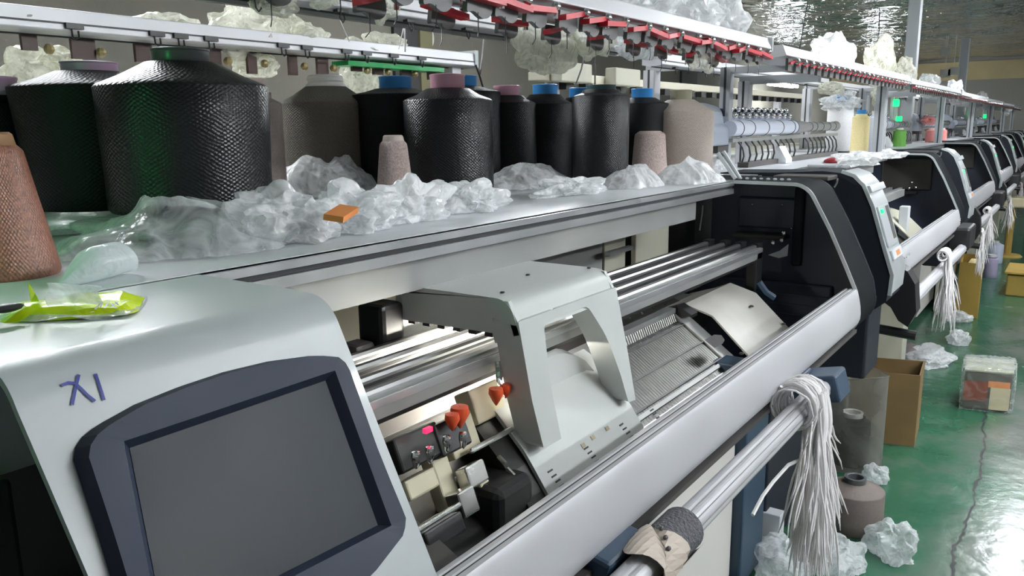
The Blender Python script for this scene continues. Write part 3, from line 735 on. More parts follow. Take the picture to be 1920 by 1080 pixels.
def hook_rail(parent, x0, x1, y, z, n, w=.07, h=.035, nm='hook_rail', hooks=None):
    r = MB().prism([(y, z), (y+.004, z+h), (y+w, z+h), (y+w, z), (y+w*.6, z-.006), (y+.01, z-.003)], x0, x1).build(nm, ALU_PAINT, parent, bevel=.002)
    MB().box(x0, x1, y-.0006, y+.002, z+h*.30, z+h*.38).build('groove', GROOVE, r)
    MB().box(x0, x1, y+w*.45, y+w*.55, z-.0075, z-.004).build('groove', GROOVE, r)
    for k in range(n):
        x = hooks[k] if hooks else x0+(x1-x0)*(k+.5)/n
        q = MB().box(x-.013, x+.013, y+.006, y+.018, z-.008, z+.002); q.tube([(x-.005, y+.010, z-.008), (x-.005, y+.008, z-.020), (x, y+.008, z-.025), (x+.005, y+.008, z-.020), (x+.005, y+.010, z-.011)], .0013, 6)
        q.build('hook', HOOK, r)
    return r
BR = hook_rail(M1, -.3, 2.22, 1.085, 1.607, 14, .07, .035, 'rear_hook_rail')
MB().box(-.3, 2.22, 1.16, 1.175, 1.600, 1.622).build('rail_web', ALU_DK, BR)
def postbox(x, y, w, d, z0, z1, nm, parent, m=PIPE):
    o = MB().box(x-w/2, x+w/2, y-d/2, y+d/2, z0, z1).build(nm, m, parent, bevel=.004)
    MB().box(x-w/2-.001, x-w/2+.001, y-.004, y+.004, z0, z1).build('post_slot', GROOVE, o)
    return o
# green status lamp on the post at the near end of the rail
MB().box(.08, .12, 1.02, 1.06, 1.40, 1.46).build('status_lamp', LED_GREEN_NEAR, M1)
MB().box(.08, .12, 1.06, 1.08, 1.24, 1.60).build('lamp_post', PIPE, M1)

# --- take-down bar in front of the cabinet
YBAR = .40
pb0, pb1 = ony(1262, 1024, YBAR), ony(1515, 742, YBAR)
bz_ = (pb0.z+pb1.z)/2
def flute(x0, x1, y, z, r, parent, nm='takedown_bar'):
    n = 40; rows = []
    for x in (x0, x1):
        rows.append([(x, y+(r*(1-.07*(abs(math.sin(5*2*PI*k/n/2))**8 if True else 0)))*math.cos(2*PI*k/n), z+(r*(1-.10*abs(math.sin(5*PI*k/n))**10))*math.sin(2*PI*k/n)) for k in range(n)])
    o = MB().grid(rows, False, True); o.add(rows[0], [tuple(range(n))]); o.add(rows[1], [tuple(reversed(range(n)))])
    return o.build(nm, ALU_PAINT, parent)
BAR = flute(pb0.x-.3, pb1.x+.1, YBAR, bz_, .0215, M1)
for a_ in (-.6, 0.1, .7, 1.3):
    y_, z_ = YBAR-.0212*math.cos(a_), bz_+.0212*math.sin(a_)
    MB().box(pb0.x-.05, pb1.x+.05, y_-.0008, y_+.0008, z_-.0008, z_+.0008).build('bar_groove', ALU_DK, BAR)
# wrapped near end: rubber sleeve and masking tape
xk = pb0.x
MB().prism([(YBAR+.031*math.cos(2*PI*k/24), bz_+.031*math.sin(2*PI*k/24)) for k in range(24)], xk-.055, xk+.03, smooth=True).build('rubber_sleeve', KNURL, BAR, bevel=.004)
mb = MB(); rows = []
for i in range(7):
    x = xk-.115+.075*i/6; rows.append([(x+.012*math.sin(3*a_+i), YBAR+(.035+.003*math.sin(5*a_+i))*math.cos(a_), bz_+(.035+.003*math.sin(4*a_+i))*math.sin(a_)) for a_ in [2*PI*k/26 for k in range(26)]])
mb.grid(rows, False, True).build('masking_tape', TAPE, BAR)
mb = MB(); rows = []
for i in range(4):
    x = xk-.045+.03*i; rows.append([(x+.015*math.sin(a_), YBAR+.0335*math.cos(a_), bz_+.0335*math.sin(a_)) for a_ in [-2.7+1.5*k/10 for k in range(11)]])
mb.grid(rows, False).build('masking_tape', TAPE, BAR)
for k in range(3):
    a_ = -2.35+.32*k; MB().ball((xk-.075+.012*k, YBAR+.037*math.cos(a_), bz_-.037*math.sin(a_)), .0045, 10, 5, (1, .7, .7)).build('tape_mark', DKGREY, BAR)
MB().obox((xk-.10, .47, bz_+.005), (.05, 0, 0), (0, .045, .01), (0, -.01, .03)).build('bar_bracket', BLUEPOST, BAR, bevel=.006)
pc = ony(1530, 722, YBAR+.02)
MB().obox(pc, (.045, 0, 0), (0, .055, -.012), (0, .008, .028)).build('bar_bracket', BLUEPOST, BAR, bevel=.006)
MB().box(pc.x-.07, pc.x+.0, .43, .64, bz_-.03, bz_+.03).build('bar_bracket', BLUEPOST, BAR, bevel=.004)
# ------------------------------------------------------------------ the dark machines farther along the row
M2 = thing('knitting_machine', 'first dark knitting machine past the near white one, with grey white roller feeder on top', 'knitting machine', (3.5, .8, 0), 'flat knitting machines in a row')
TX0, TX1 = 2.52, 2.73
DXM = 2.29
tw = [onx(u, v, TX0) for u, v in ((1480, 324), (1560, 321), (1595, 325), (1618, 333), (1635, 350), (1652, 390), (1673, 467), (1688, 518))]
tp = [(.92, 1.247)] + [(p.y, p.z) for p in tw]
low = [(tp[-1][0]+.005, tp[-1][1]-.08), (.50, .80), (.62, .62), (.92, .62)]
TW = MB().prism(tp + low, TX0, TX1, smooth=False).build('control_tower', NAVY, M2, bevel=.004)
bandp = [(p.y, p.z) for p in tw[2:]] + [(tp[-1][0]+.003, tp[-1][1]-.06)]
MB().sheet(bandp[::-1], TX0+.012, TX1, .006).build('silver_front', SILVER_RIM, TW)
MB().sheet(bandp[::-1], TX0-.002, TX0+.010, .010).build('silver_edge', W_PAINT, TW)
def bandpt(t, h=.008):
    L = [Vector((p.y, p.z)) for p in tw[4:]]; d = [0]
    for i in range(len(L)-1): d.append(d[-1]+(L[i+1]-L[i]).length)
    s = t*d[-1]; i = 0
    while i < len(L)-2 and d[i+1] < s: i += 1
    q = L[i].lerp(L[i+1], (s-d[i])/(d[i+1]-d[i])); e = (L[i+1]-L[i]).normalized(); nrm = Vector((e.y, -e.x))
    if nrm.x > 0: nrm = -nrm
    return q+nrm*h, e, nrm
def bandbox(t0, t1, x0, x1, h, m, nm, b=.002):
    (a, e, n_), (c_, _, _) = bandpt(t0, 0), bandpt(t1, 0)
    mid = (a+c_)/2; hl = (c_-a).length/2; e = (c_-a).normalized(); n_ = Vector((e.y, -e.x)); n_ = -n_ if n_.x > 0 else n_
    mid = mid+n_*(h/2+.006)
    return MB().obox(((x0+x1)/2, mid.x, mid.y), ((x1-x0)/2, 0, 0), (0, e.x*hl, e.y*hl), (0, n_.x*h/2, n_.y*h/2)).build(nm, m, TW, bevel=b)
bandbox(.02, .10, TX0+.012, TX1-.002, .012, W_PAINT, 'tower_step')
bandbox(.26, .72, TX0+.035, TX1-.03, .006, SILVER_RIM, 'display_panel')
bandbox(.28, .66, TX0+.125, TX1-.045, .0075, DKGREY, 'display_slot')
bandbox(.30, .345, TX0+.05, TX0+.075, .010, LED_GREEN, 'status_led')
bandbox(.76, .87, TX0+.05, TX1-.02, .0072, W_TABLE, 'rating_label')
bandbox(.785, .845, TX0+.10, TX1-.06, .0082, ORANGE_P, 'rating_label')
# ribbed pad on the tower top
tpx = [onx(u, v, TX0) for u, v in ((1488, 322), (1590, 322))]
MB().box(TX0-.11, TX0-.002, tpx[1].y, tpx[0].y, 1.236, 1.249).build('ribbed_pad', DKGREY, TW, bevel=.003)
for k in range(11):
    y = tpx[1].y+.01+(tpx[0].y-tpx[1].y-.02)*k/10; MB().box(TX0-.113, TX0-.1095, y-.004, y+.004, 1.205, 1.240).build('pad_tooth', BLACK, TW)
MB().box(TX0-.108, TX0-.10, tpx[1].y, tpx[0].y, 1.19, 1.204).build('tooth_comb', mat('dusky red comb', (.16, .05, .06), .5), TW)
MB().tube([onx(1583, 352, TX0-.1), onx(1588, 344, TX0-.1), onx(1590, 335, TX0-.1)], .003, 6).build('pad_clip', CHROME, TW)
guard(M2, TX1-.02, 4.49)
tb2 = table(M2, 2.50, 4.49)
H2 = hood(M2, DXM)
HD2 = H2
xf2 = 4.69-.012
MB().box(xf2-.014, xf2, .60, .84, 1.05, 1.215).build('inner_panel', DKGREY, H2, bevel=.006)
MB().box(xf2-.05, xf2, .66, .80, 1.03, 1.045).build('inner_ledge', BLACK, H2)
for y, z in ((.70, 1.06), (.67, 1.065), (.69, 1.09)): MB().ball((xf2-.03, y, z), .009, 8, 5).build('hood_bolt', CHROME, H2)
for z in (.925, .935): MB().ball((4.46, .4335, z), .004, 8, 5).build('rail_bolt', CHROME, M2)
for (u0, v0, u1, v1) in ((1684, 484, 1686, 490), (1686, 490, 1689, 481), (1691, 486, 1692, 481), (1694, 484, 1698, 480), (1698, 482, 1702, 477), (1703, 478, 1704, 474)):
    a_, b_ = ony(u0, v0, .461), ony(u1, v1, .461)
    MB().tube([(a_.x, .431, a_.z), (b_.x, .431, b_.z)], .0022, 5).build('rail_lettering', ALU_DK, M2)
for y, z in ((.699, 1.08), (.743, 1.08), (.787, 1.08)):
    MB().box(TX1, 4.40, y-.007, y+.007, z-.02, z).build('guide_rail', ALU, M2)
MB().box(TX1, 4.40, .68, .71, 1.04, 1.073).build('front_beam', ALU_DK, M2)
MB().prism([(.79, .958), (.735, .972), (.721, .952), (.551, .831), (.551, .78), (.79, .80)], TX1, 4.1).build('needle_bed', NEEDLE, M2)
MB().sheet([(.845, .945), (.775, .968), (.735, .985), (.665, .965), (.560, .868), (.52, .835)], 4.0, 4.35, .004).build('bed_end_plate', CREAM, M2)
MB().box(4.05, 4.10, .60, .64, .85, 1.02).build('pale_lever', W_TABLE, M2, bevel=.004)
MB().box(TX0, 4.6, .78, 1.36, .55, .70).build('machine_bed', BLACK_OIL, M2)
MB().box(TX1, 4.4, .62, .80, .64, .72).build('machine_bed', BLACK_OIL, M2)
MB().box(TX0, 4.6, 1.0, 1.03, .70, ZT-.03).build('back_panel', BLACK, M2)
MB().box(TX1, 3.85, .88, 1.36, .05, .55).build('base_cabinet', NAVY, M2, bevel=.006)
MB().box(3.86, 4.6, .78, 1.36, .05, .62).build('base_cabinet', CABINET, M2, bevel=.006)
MB().box(TX0+.02, TX1-.0, .450, .60, 0.63, .93).build('tower_skirt', NAVY, M2, bevel=.008)
MB().box(TX0-.06, TX1+.15, .70, 1.36, 0.0, .62).build('side_column', NAVY, M2, bevel=.006)
MB().box(4.34, 4.46, .62, .74, 0.0, .84).build('front_leg', CREAM, M2, bevel=.006)
# black arm carrying the take-down bar, lower stay and bar
xa = 2.84
ap_ = [onx(u, v, xa) for u, v in ((1640, 560), (1700, 495), (1722, 508), (1736, 532), (1738, 585), (1722, 612), (1704, 600), (1690, 575), (1674, 563))]
MB().prism([(p.y, p.z) for p in ap_], xa-.03, xa+.05).build('bar_arm', BLACK, M2, bevel=.006)
a_, b_ = onx(1652, 616, xa), onx(1735, 632, xa)
MB().tube([a_, b_], .016, 10).build('lower_stay', BLACK, M2)
B2 = flute(2.95, 4.42, .405, .80, .022, M2)
MB().box(4.36, 4.62, .375, .47, .79, .90).build('bar_bracket', BLACK, M2, bevel=.012)
# tension rails with red levers
T2 = tension_front(M2, 2.42, 4.46)
for k in range(24):
    x = 2.50+.08*k; z = ZR-.004
    t = MB().box(x-.02, x+.02, .712, .72, z-.035, z).build('tension_unit', GREYFLAG, M2)
    MB().obox((x-.01, .704, z-.012), (.034, .004, .004), (0, .003, 0), (0, 0, .003)).build('red_lever', RED, t)
    MB().ball((x+.03, .70, z-.006), .009, 8, 5).build('tension_knob', CHROME, t)
hook_rail(M2, 2.42, 4.46, 1.085, 1.585, 8, .07, .035, 'rear_hook_rail')
q_ = ony(1411, 150, 1.08); postbox(q_.x, 1.08, .045, .045, ZT-.6, 1.56, 'rail_post', M2, ALU_PAINT); xq = q_.x
q_ = onx(1653, 190, 4.44); postbox(4.44, q_.y-.027, .05, .05, ZT, 1.585, 'rail_post', M2, PIPE)
MB().box(xq-.015, xq+.015, .80, 1.10, 1.548, 1.578).build('cross_bar', PIPE, M2)
q_ = ony(1222, 150, 1.40); postbox(q_.x, 1.373, .055, .05, ZT-.5, 1.605, 'rail_post', M2, ALU_PAINT)
q2_ = ony(1363, 150, 1.05); postbox(q2_.x, 1.023, .035, .04, ZT-.5, 1.592, 'rail_post', M2, PIPE)
MB().box(q_.x-.02, q_.x+.02, 1.12, 1.39, 1.600, 1.620).build('cross_bar', PIPE, M2)
MB().box(q2_.x-.015, q2_.x+.015, .80, 1.04, 1.57, 1.592).build('cross_bar', PIPE, M2)
# roller feeder
FD = MB().prism(rpoly([(1.00, 1.325), (1.00, 1.385, .02), (1.02, 1.40), (1.03, 1.455, .03), (1.10, 1.475, .02), (1.14, 1.47), (1.14, 1.325)], 4), 2.63, 2.80).build('feeder_housing', GREY_HOUS, M2, bevel=.006)
MB().box(2.70, 2.80, 1.0, 1.12, 1.30, 1.325).build('housing_foot', DKGREY, FD)
def rollerpart(x0, x1, r, m, y=1.0, z=1.382):
    o = MB().tube([(x0, y, z), (x1, y, z)], r, 20).build('feeder_roller', m, M2)
    for k in range(5):
        x = x0+(x1-x0)*(k+.5+.2*math.sin(k*5))/5; MB().tube([(x-.002, y, z), (x+.002, y, z)], r+.0015, 20).build('thread_ring', HOOK, o)
    return o
rollerpart(2.80, 3.55, .028, ROLLER_W); rollerpart(3.75, 4.25, .020, ALU_DK)
MB().tube([(3.55, 1, 1.382), (3.75, 1, 1.382)], [.032, .022], 14).build('roller_coupling', ALU_DK, M2)
MB().ball((4.28, 1, 1.382), .025, 10, 6).build('roller_coupling', ALU_DK, M2)
MB().box(2.80, 3.55, 1.02, 1.07, 1.435, 1.452).build('knob_bar', mat('dark blue bar', (.02, .025, .05), .4), M2)
for k in range(10):
    x = 2.84+.073*k; q = MB(); q.ball((x, 1.012, 1.449), .011, 10, 6); q.ball((x+.012, 1.002, 1.428), .012, 10, 6); q.build('feeder_knob', CHROME, M2)
MB().box(2.80, 3.56, 1.01, 1.06, 1.405, 1.425).build('feeder_plate', GREY_HOUS, M2)
MB().box(2.80, 4.28, .985, 1.03, 1.335, 1.348).build('feeder_beam', ALU_DK, M2)
for k in range(20):
    x = 2.86+.07*k
    if 3.5 < x < 3.7: continue
    MB().tube([(x, .99, 1.34), (x+.015, .975, 1.315), (x+.018, .97, 1.285), (x+.006, .972, 1.262)], .0035, 6).build('spring_wire', HOOK, M2)
MB().box(2.9, 4.2, .96, 1.0, 1.244, 1.262).build('wire_base', DKGREY, M2)
MB().prism([(.93, 1.2445), (.99, 1.2445), (.99, 1.29), (.96, 1.31), (.93, 1.26)], 3.25, 3.33).build('white_flap', W_TABLE, M2)
def endx(u, v): return onz(u, v, .974)
off = [Vector((DXM*i, .027+.035*i, 0)) for i in range(7)]
M2.location = (3.5, .8+.027, 0)
LBL = ['second dark knitting machine past the near white one, pale front leg under its rail', 'third dark knitting machine past the near white one', 'fourth dark knitting machine past the near white one, far down the row', 'fifth dark knitting machine past the near white one, at the far end', 'sixth dark knitting machine past the near white one, last seen in the row']
MS = [M2]
for i, lb in enumerate(LBL):
    o_ = off[i+1]; MS.append(dup(M2, (3.5+o_.x, .8+o_.y, 0), 0, lb))
for i, u, v, s in ((1, 1685, 193, .022), (1, 1690, 223, .018), (4, 1821, 214, .022), (5, 1849, 218, .026)):  # second entry is no lamp: a green-lit glow, added as a glowing block
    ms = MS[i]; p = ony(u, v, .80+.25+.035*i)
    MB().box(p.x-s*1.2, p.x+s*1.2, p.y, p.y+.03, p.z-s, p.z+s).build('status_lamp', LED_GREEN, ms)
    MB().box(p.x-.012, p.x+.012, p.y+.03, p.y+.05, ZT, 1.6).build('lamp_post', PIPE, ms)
def moff(i): return Vector(MS[i].location)-Vector((3.5, .8, 0))

# ------------------------------------------------------------------ rails and machines of the row behind
RR = thing('yarn_tension_rail', 'white aluminium hook rail of the row behind, above the near black cones', 'tension rail', (1.0, 1.6, 0))
xr1 = 2.0; yr, zr = 1.53, 1.578
hr = hook_rail(RR, -.4, xr1, yr, zr, 0, .10, .038, 'rail_beam')
for u in (146, 298, 342, 398, 532, 576, 650, 687, 738, 790):
    x = ony(u, 120, yr).x; z = zr
    z += .012; q = MB().box(x-.016, x+.016, yr-.006, yr+.006, z-.008, z+.002); q.tube([(x-.006, yr-.003, z-.008), (x-.006, yr-.004, z-.022), (x, yr-.004, z-.027), (x+.006, yr-.004, z-.022), (x+.006, yr-.003, z-.011)], .0018, 6); q.build('hook', HOOK, hr)
MB().box(xr1, xr1+.016, yr-.002, yr+.11, zr-.004, zr+.046).build('end_cap', W_PAINT, hr)
MB().box(xr1-.07, xr1-.03, yr+.03, yr+.075, 0, zr).build('rail_post', ALU_PAINT, RR)
MB().box(-.36, -.32, yr+.03, yr+.075, 0, zr).build('rail_post', ALU_PAINT, RR)
for k in range(16):
    x = .35+.10*k; w_ = random.uniform(.010, .024); x += random.uniform(-.02, .02); t = MB().box(x-w_, x+w_, yr+.05, yr+.058, zr-random.uniform(.03, .06), zr-.005).build('tension_unit', mat('brown bakelite', (.07, .03, .022), .4) if k == 0 else bpy.data.materials['brown bakelite'], RR)
    MB().ball((x+.03, yr+.045, zr-.03), .010, 8, 5).build('tension_knob', mat('dull brass', (.45, .36, .18), .4, .5) if k == 0 else bpy.data.materials['dull brass'], t)
MB().box(1.50, 1.88, yr+.02, yr+.08, zr-.022, zr-.010).build('green_tray', mat('green translucent tray', (.03, .42, .12), .3, emit=.0), RR)
RB = thing('yarn_tension_rail', 'cream rail of the machines behind, seen between the blue-capped cone and the tan cone', 'tension rail', (4.2, 1.8, 0))
cr = MB().box(2.75, 6.4, 1.76, 1.84, 1.575, 1.61).build('rail_beam', mat('ivory rail', (.66, .62, .50), .5), RB, bevel=.004)
for k in range(22):
    x = 2.95+.16*k; MB().box(x-.03, x+.03, 1.765, 1.80, 1.545, 1.575).build('tension_unit', BLACK, RB)
for x in (2.9, 3.35):
    MB().box(x-.12, x+.12, 1.70, 1.755, 1.57, 1.645).build('ivory_box', CREAM, cr, bevel=.005)
for x in (2.9, 5.9): MB().box(x-.025, x+.025, 1.80, 1.84, 1.2205, 1.575).build('rail_post', ALU_PAINT, RB)
# dim bodies of the row behind
for i, (x0, x1) in enumerate(((-.4, 2.0), (2.75, 4.6), (4.9, 6.8), (7.1, 9.0))):
    t = thing('yarn_machine', ['dim machine body behind the near table', 'dim machine body behind the tan cone', 'dim machine body behind the white roller feeder', 'dim machine body behind the green lamps'][i], 'knitting machine', ((x0+x1)/2, 1.8, 0), 'machines of the row behind')
    MB().box(x0, x1, 1.66, 2.3, .02, 1.20).build('body', mat('dim machine paint', (.16, .16, .14), .6, 0, .2, 3) if i == 0 else bpy.data.materials['dim machine paint'], t, bevel=.02)
    MB().box(x0, x1, 1.62, 2.2, 1.20, 1.22).build('table_top', CREAM, t)

# ------------------------------------------------------------------ cones of yarn
def cone(label, u, vb, k, rb, rt, h, cap, ym, capm, base=ZT, taper=.0, sh=.10, caps=(.035, .03), group='yarn cones on the near table', capr=None, xy=None, hole=True, ribs=False, tilt=None, name='yarn_cone'):
    """u, vb: pixel of the base centre (or a point on the ray, with k = wanted depth)"""
    if xy is None:
        if k is None: p = onz(u, vb, base)
        else: p = EYE + ray(u, vb)*(k/F); 
        x, y = p.x, p.y
    else: x, y = xy
    t = thing(name, label, 'yarn cone', (x, y, base), group)
    o = Vector((x, y, base)); s = h*sh
    pr = [(.004, 0), (rb*.96, 0), (rb, .006), (rb*(1-.5*taper)+(0), h*.25), ((rb+rt)/2, h*.5), (rt, h-s), (rt*.992, h-s*.95), (rt*.96, h-s*.86), (rt*.70, h-s*.50)]
    cr_ = capr or rt*.36
    pr += [(cr_*1.25, h), (cr_*.98, h+.001)]
    m = MB().lathe(pr, o, 56); m.build('yarn_package', ym, t, org=o)
    c0, c1 = caps
    cp = [(cr_*.95, h-.004), (cr_, h), (cr_, h+c0*.8), (cr_*1.03, h+c0*.86), (cr_*1.03, h+c0*.97), (cr_*.97, h+c0), (cr_*.78, h+c0), (cr_*.72, h+c0*.9), (cr_*.72, h*.5)]
    if ribs: cp = [(cr_*1.25, h-.004), (cr_*1.22, h+.004), (cr_*1.05, h+.010), (cr_*1.12, h+.013), (cr_*1.12, h+.018), (cr_, h+.020), (cr_, h+c0-.012), (cr_*1.08, h+c0-.010), (cr_*1.08, h+c0-.003), (cr_, h+c0), (cr_*.8, h+c0), (cr_*.75, h*.6)]
    MB().lathe(cp, o, 40).build('tube', capm, t, org=o)
    return t
def capcone(label, u, vc, wpx, rpx, rtpx, h, ym, capm, capw=.075, c0=.028, **kw):
    """placed by its tube: pixel of tube centre and its width give the depth; stands on the table"""
    dep = F*capw/wpx; r = ray(u, vc); p = EYE + r*(dep/F)
    zt = p.z; base = kw.pop('base', ZT); top = zt - c0*.5
    return cone(label, 0, 0, None, rpx*dep/F, rtpx*dep/F, max(.05, top-base) if h is None else h, None, ym, capm, base=base, caps=(c0, 0), capr=capw/2, xy=(p.x, p.y), **kw), p
PADZ = ZT+.036
T = {}
def reg(k, r): T[k] = r; return r
# big black pair at the left stand on bunched film
reg('d', capcone('largest black yarn cone with flat dark grey tube, second from the left edge', 338, 105, 103, 150, 155, None, Y_BLACK, CAP_DARK, capw=.083, c0=.020, base=PADZ, sh=.17))
reg('c', capcone('large black yarn cone with lilac tube behind the copper cone', 168, 126, 98, 122, 140, None, Y_BLACKM, CAP_LILAC, capw=.083, c0=.015, base=PADZ, sh=.12))
reg('b', capcone('black yarn cone with purple tube cut off by the left edge', -18, 162, 88, 66, 66, None, Y_BLACKM, CAP_LILAC, c0=.03, sh=.1))
reg('g', capcone('olive grey yarn cone with white ribbed tube', 610, 152, 60, 86, 88, None, Y_OLIVE, CAP_WHITE, c0=.026, ribs=True, sh=.16))
reg('e', capcone('taupe yarn cone half hidden behind the largest black cone', 462, 160, 70, 62, 62, None, Y_BROWN, CAP_PAPER, sh=.1))
reg('h', capcone('black yarn cone with blue tube behind the small beige cone', 741, 155, 60, 80, 82, None, Y_BLACKM, CAP_BLUE, sh=.06))
reg('k', capcone('black yarn cone whose blue tube peeks out behind the pink tube', 868, 152, 52, 70, 70, None, Y_BLACKM, CAP_BLUE, sh=.06))
reg('j', capcone('black yarn cone with pink tube right of the small beige cone', 839, 153, 65, 84, 84, None, Y_BLACK, CAP_PINK, c0=.030, sh=.11))
reg('l', capcone('slim black yarn cone with pink tube in the middle of the table', 950, 170, 49, 56, 55, None, Y_BLACKM, CAP_PINK, sh=.09, capw=.073))
reg('m', capcone('black yarn cone with blue tube right of the slim pink-tubed cone', 1022, 168, 47, 50, 54, None, Y_BLACKM, CAP_BLUE, sh=.12, capw=.072))
reg('n', capcone('black yarn cone with blue tube half hidden by the teal-tubed cone', 1088, 174, 42, 46, 46, None, Y_BLACKM, CAP_BLUE, sh=.10, capw=.066))
reg('o', capcone('tall black yarn cone with dark teal tube near the right of the table', 1127, 164, 55, 53, 54, None, Y_BLACK, CAP_TEAL, c0=.012, capw=.075, sh=.07))
reg('p', capcone('black yarn cone with blue tube left of the tan cone', 1204, 175, 40, 50, 50, None, Y_BLACKM, CAP_BLUE, sh=.08, capw=.066))
reg('q', capcone('large tan yarn cone with olive tube at the right end of the table', 1277, 178, 40, 62, 62, None, Y_TAN, CAP_OLIVE, c0=.030, sh=.16, capw=.0665))
def small(label, u, vb, rb, rt, h, ym, capm, tip=.012):
    q = onz(u, vb, ZT); t = thing('paper_cone_of_yarn', label, 'yarn cone', (q.x, q.y, ZT), 'small paper cones of yarn on the near table'); o = Vector((q.x, q.y, ZT))
    MB().lathe([(.002, 0), (rb*.97, 0), (rb, .004), (rb*.98, .012), (rt*1.02, h-.012), (rt*.98, h-.006), (rt*.8, h)], o, 44).build('yarn_package', ym, t, org=o)
    MB().lathe([(rb*.5, .001), (rt*.8, h-.002), (rt*.72, h+tip*.8), (rt*.62, h+tip), (rt*.5, h+tip*.8), (rt*.5, h*.7)], o, 30).build('paper_cone', capm, t, org=o)
    return t
small('copper lurex yarn cone at the left edge of the table', 14, 516, .054, .031, .143, Y_COPPER, CAP_BROWN, .014)
small('small beige yarn cone in front of the black cones', 742, 384, .040, .028, .130, Y_BEIGE, CAP_PAPER)
small('small pinkish beige yarn cone in front of the tan cone', 1217, 333, .055, .045, .135, Y_BEIGE, CAP_PAPER, .003)
# ------------------------------------------------------------------ plastic on the table
G1 = 'crumpled plastic on the near table'
def tbag(label, u, v, wpx, dm, hm, seed, mt=FILM_W, **k):
    '''thin film dropped on the table: one crumpled sheet with sharp folds and a ragged edge'''
    p = onz(u, v, ZT); sx = wpx/2*depth(p)/F; o = Vector((seed*5.3, seed*2.9, seed)); rg = lambda q: 1-abs(noise.noise(q))*2.1
    if seed in (15, 16, 18, 14, 12): return bag('plastic_film', label, (p.x, p.y, ZT+hm*.45), (sx, dm, hm), mt, seed, G1, 'plastic film', floor=ZT, rough=.36, crease=.12, sub=5)
    mb = MB(); rows = []; NT, NR = 150, 46
    for i in range(NR+1):
        rho = i/NR; row = []
        for j in range(NT):
            a_ = 2*PI*j/NT; e = Vector((math.cos(a_), math.sin(a_), 0))
            rb_ = 1+.22*noise.noise(e*1.4+o)+.13*noise.noise(e*3.3+o)+.05*noise.noise(e*9+o)
            x = p.x+sx*rho*rb_*e.x; y = p.y+dm*rho*rb_*e.y
            q = Vector((x-p.x, y-p.y, 0)); wq = Vector((noise.noise(q*9+o), noise.noise(q*9-o), 0))*.035; q = q+wq
            th = noise.noise(q*3+o)*3; d_ = Vector((math.cos(th)*q.x+math.sin(th)*q.y, (-math.sin(th)*q.x+math.cos(th)*q.y)*1.7, 0))
            f_ = .42*rg(d_*6.5+o)+.20*rg(d_*13+o*2)+.05*rg(q*34+o)+.38*noise.noise(q*6+o)
            env = max(0, 1-rho**2.2)**.9
            z = ZT+.0012+hm*env*max(.04, .52+.75*f_)+.004*(1-env)*abs(noise.noise(q*40+o))
            row.append((x, y, z))
        rows.append(row)
    mb.grid(rows, True, True)
    o_ = mb.build('plastic_film', mt, org=(p.x, p.y, ZT)); return tag(o_, label, 'plastic film', G1)
pd = T['d'][1]; pc_ = T['c'][1]
def pad(label, p, r, seed):
    o = bag_mesh((p.x, p.y, ZT+.018), (r, r, .022), seed, .15, .05, 4, ZT)
    for i, q in enumerate(o.v):
        if q[2] > PADZ-.001: o.v[i] = (q[0], q[1], PADZ-.001)
    o = o.build('plastic_film', FILM_W, org=(p.x, p.y, ZT)); tag(o, label, 'plastic film', G1)
pad('bunched plastic under the largest black cone', pd, .15, 3)
pad('bunched plastic under the lilac-tubed black cone', pc_, .13, 4)
tbag('wide clear film spread in front of the largest black cone', 330, 462, 430, .14, .075, 11, FILM, rough=.25, crease=.10, sub=5)
tbag('crumpled film at the right foot of the largest black cone', 520, 452, 210, .075, .050, 12, rough=.30, crease=.09, sub=5)
tbag('large crumpled bag in front of the olive grey cone', 605, 372, 240, .13, .10, 13, rough=.3, crease=.13, sub=5)
tbag('bag with an orange slip, left of the small beige cone', 650, 432, 210, .065, .045, 14, rough=.30, crease=.09, sub=5)
tbag('crumpled film at the foot of the small beige cone', 770, 414, 180, .045, .045, 15, rough=.30, crease=.09, sub=5)
tbag('crumpled film under the pink-tubed black cone', 880, 394, 150, .05, .036, 16, rough=.30, crease=.09, sub=5)
tbag('clear film between the pink-tubed and the tall black cone', 990, 350, 220, .10, .065, 17, rough=.30, crease=.09, sub=5)
tbag('crumpled film in front of the tall black cone', 1075, 364, 190, .05, .028, 18, rough=.35, crease=.14)
tbag('crumpled film before the pinkish beige cone', 1180, 350, 150, .08, .065, 19, rough=.26, crease=.06)
tbag('crumpled film before the tan cone, hanging over the table edge', 1290, 342, 160, .09, .070, 20, rough=.26, crease=.06)
tbag('small bag at the right end of the table', 1345, 318, 50, .05, .035, 21, rough=.3, crease=.2)
p = onz(1040, 332, ZT)
mb = MB(); rw = []
for i in range(12):
    a_ = i/11; rw.append([Vector((p.x-.07+.14*a_, p.y-.05+.02*math.sin(4*a_), ZT+.001+(0.02+.11*a_)*j/7)) + Vector((0, .012*math.sin(j*1.1+3*a_), 0)) for j in range(8)])
mb.grid(rw); tag(mb.build('plastic_film', FILM, org=(p.x, p.y, ZT)), 'pointed clear sheet standing between two black cones', 'plastic film', G1)
p = onz(640, 400, ZT+.045); MB().obox(p, (.024, .01, .004), (-.006, .012, .002), (0, -.001, .004)).build('orange_slip', ORANGE_P, org=p)
tag(bpy.data.objects['orange_slip'], 'orange paper slip on the crumpled plastic', 'paper')
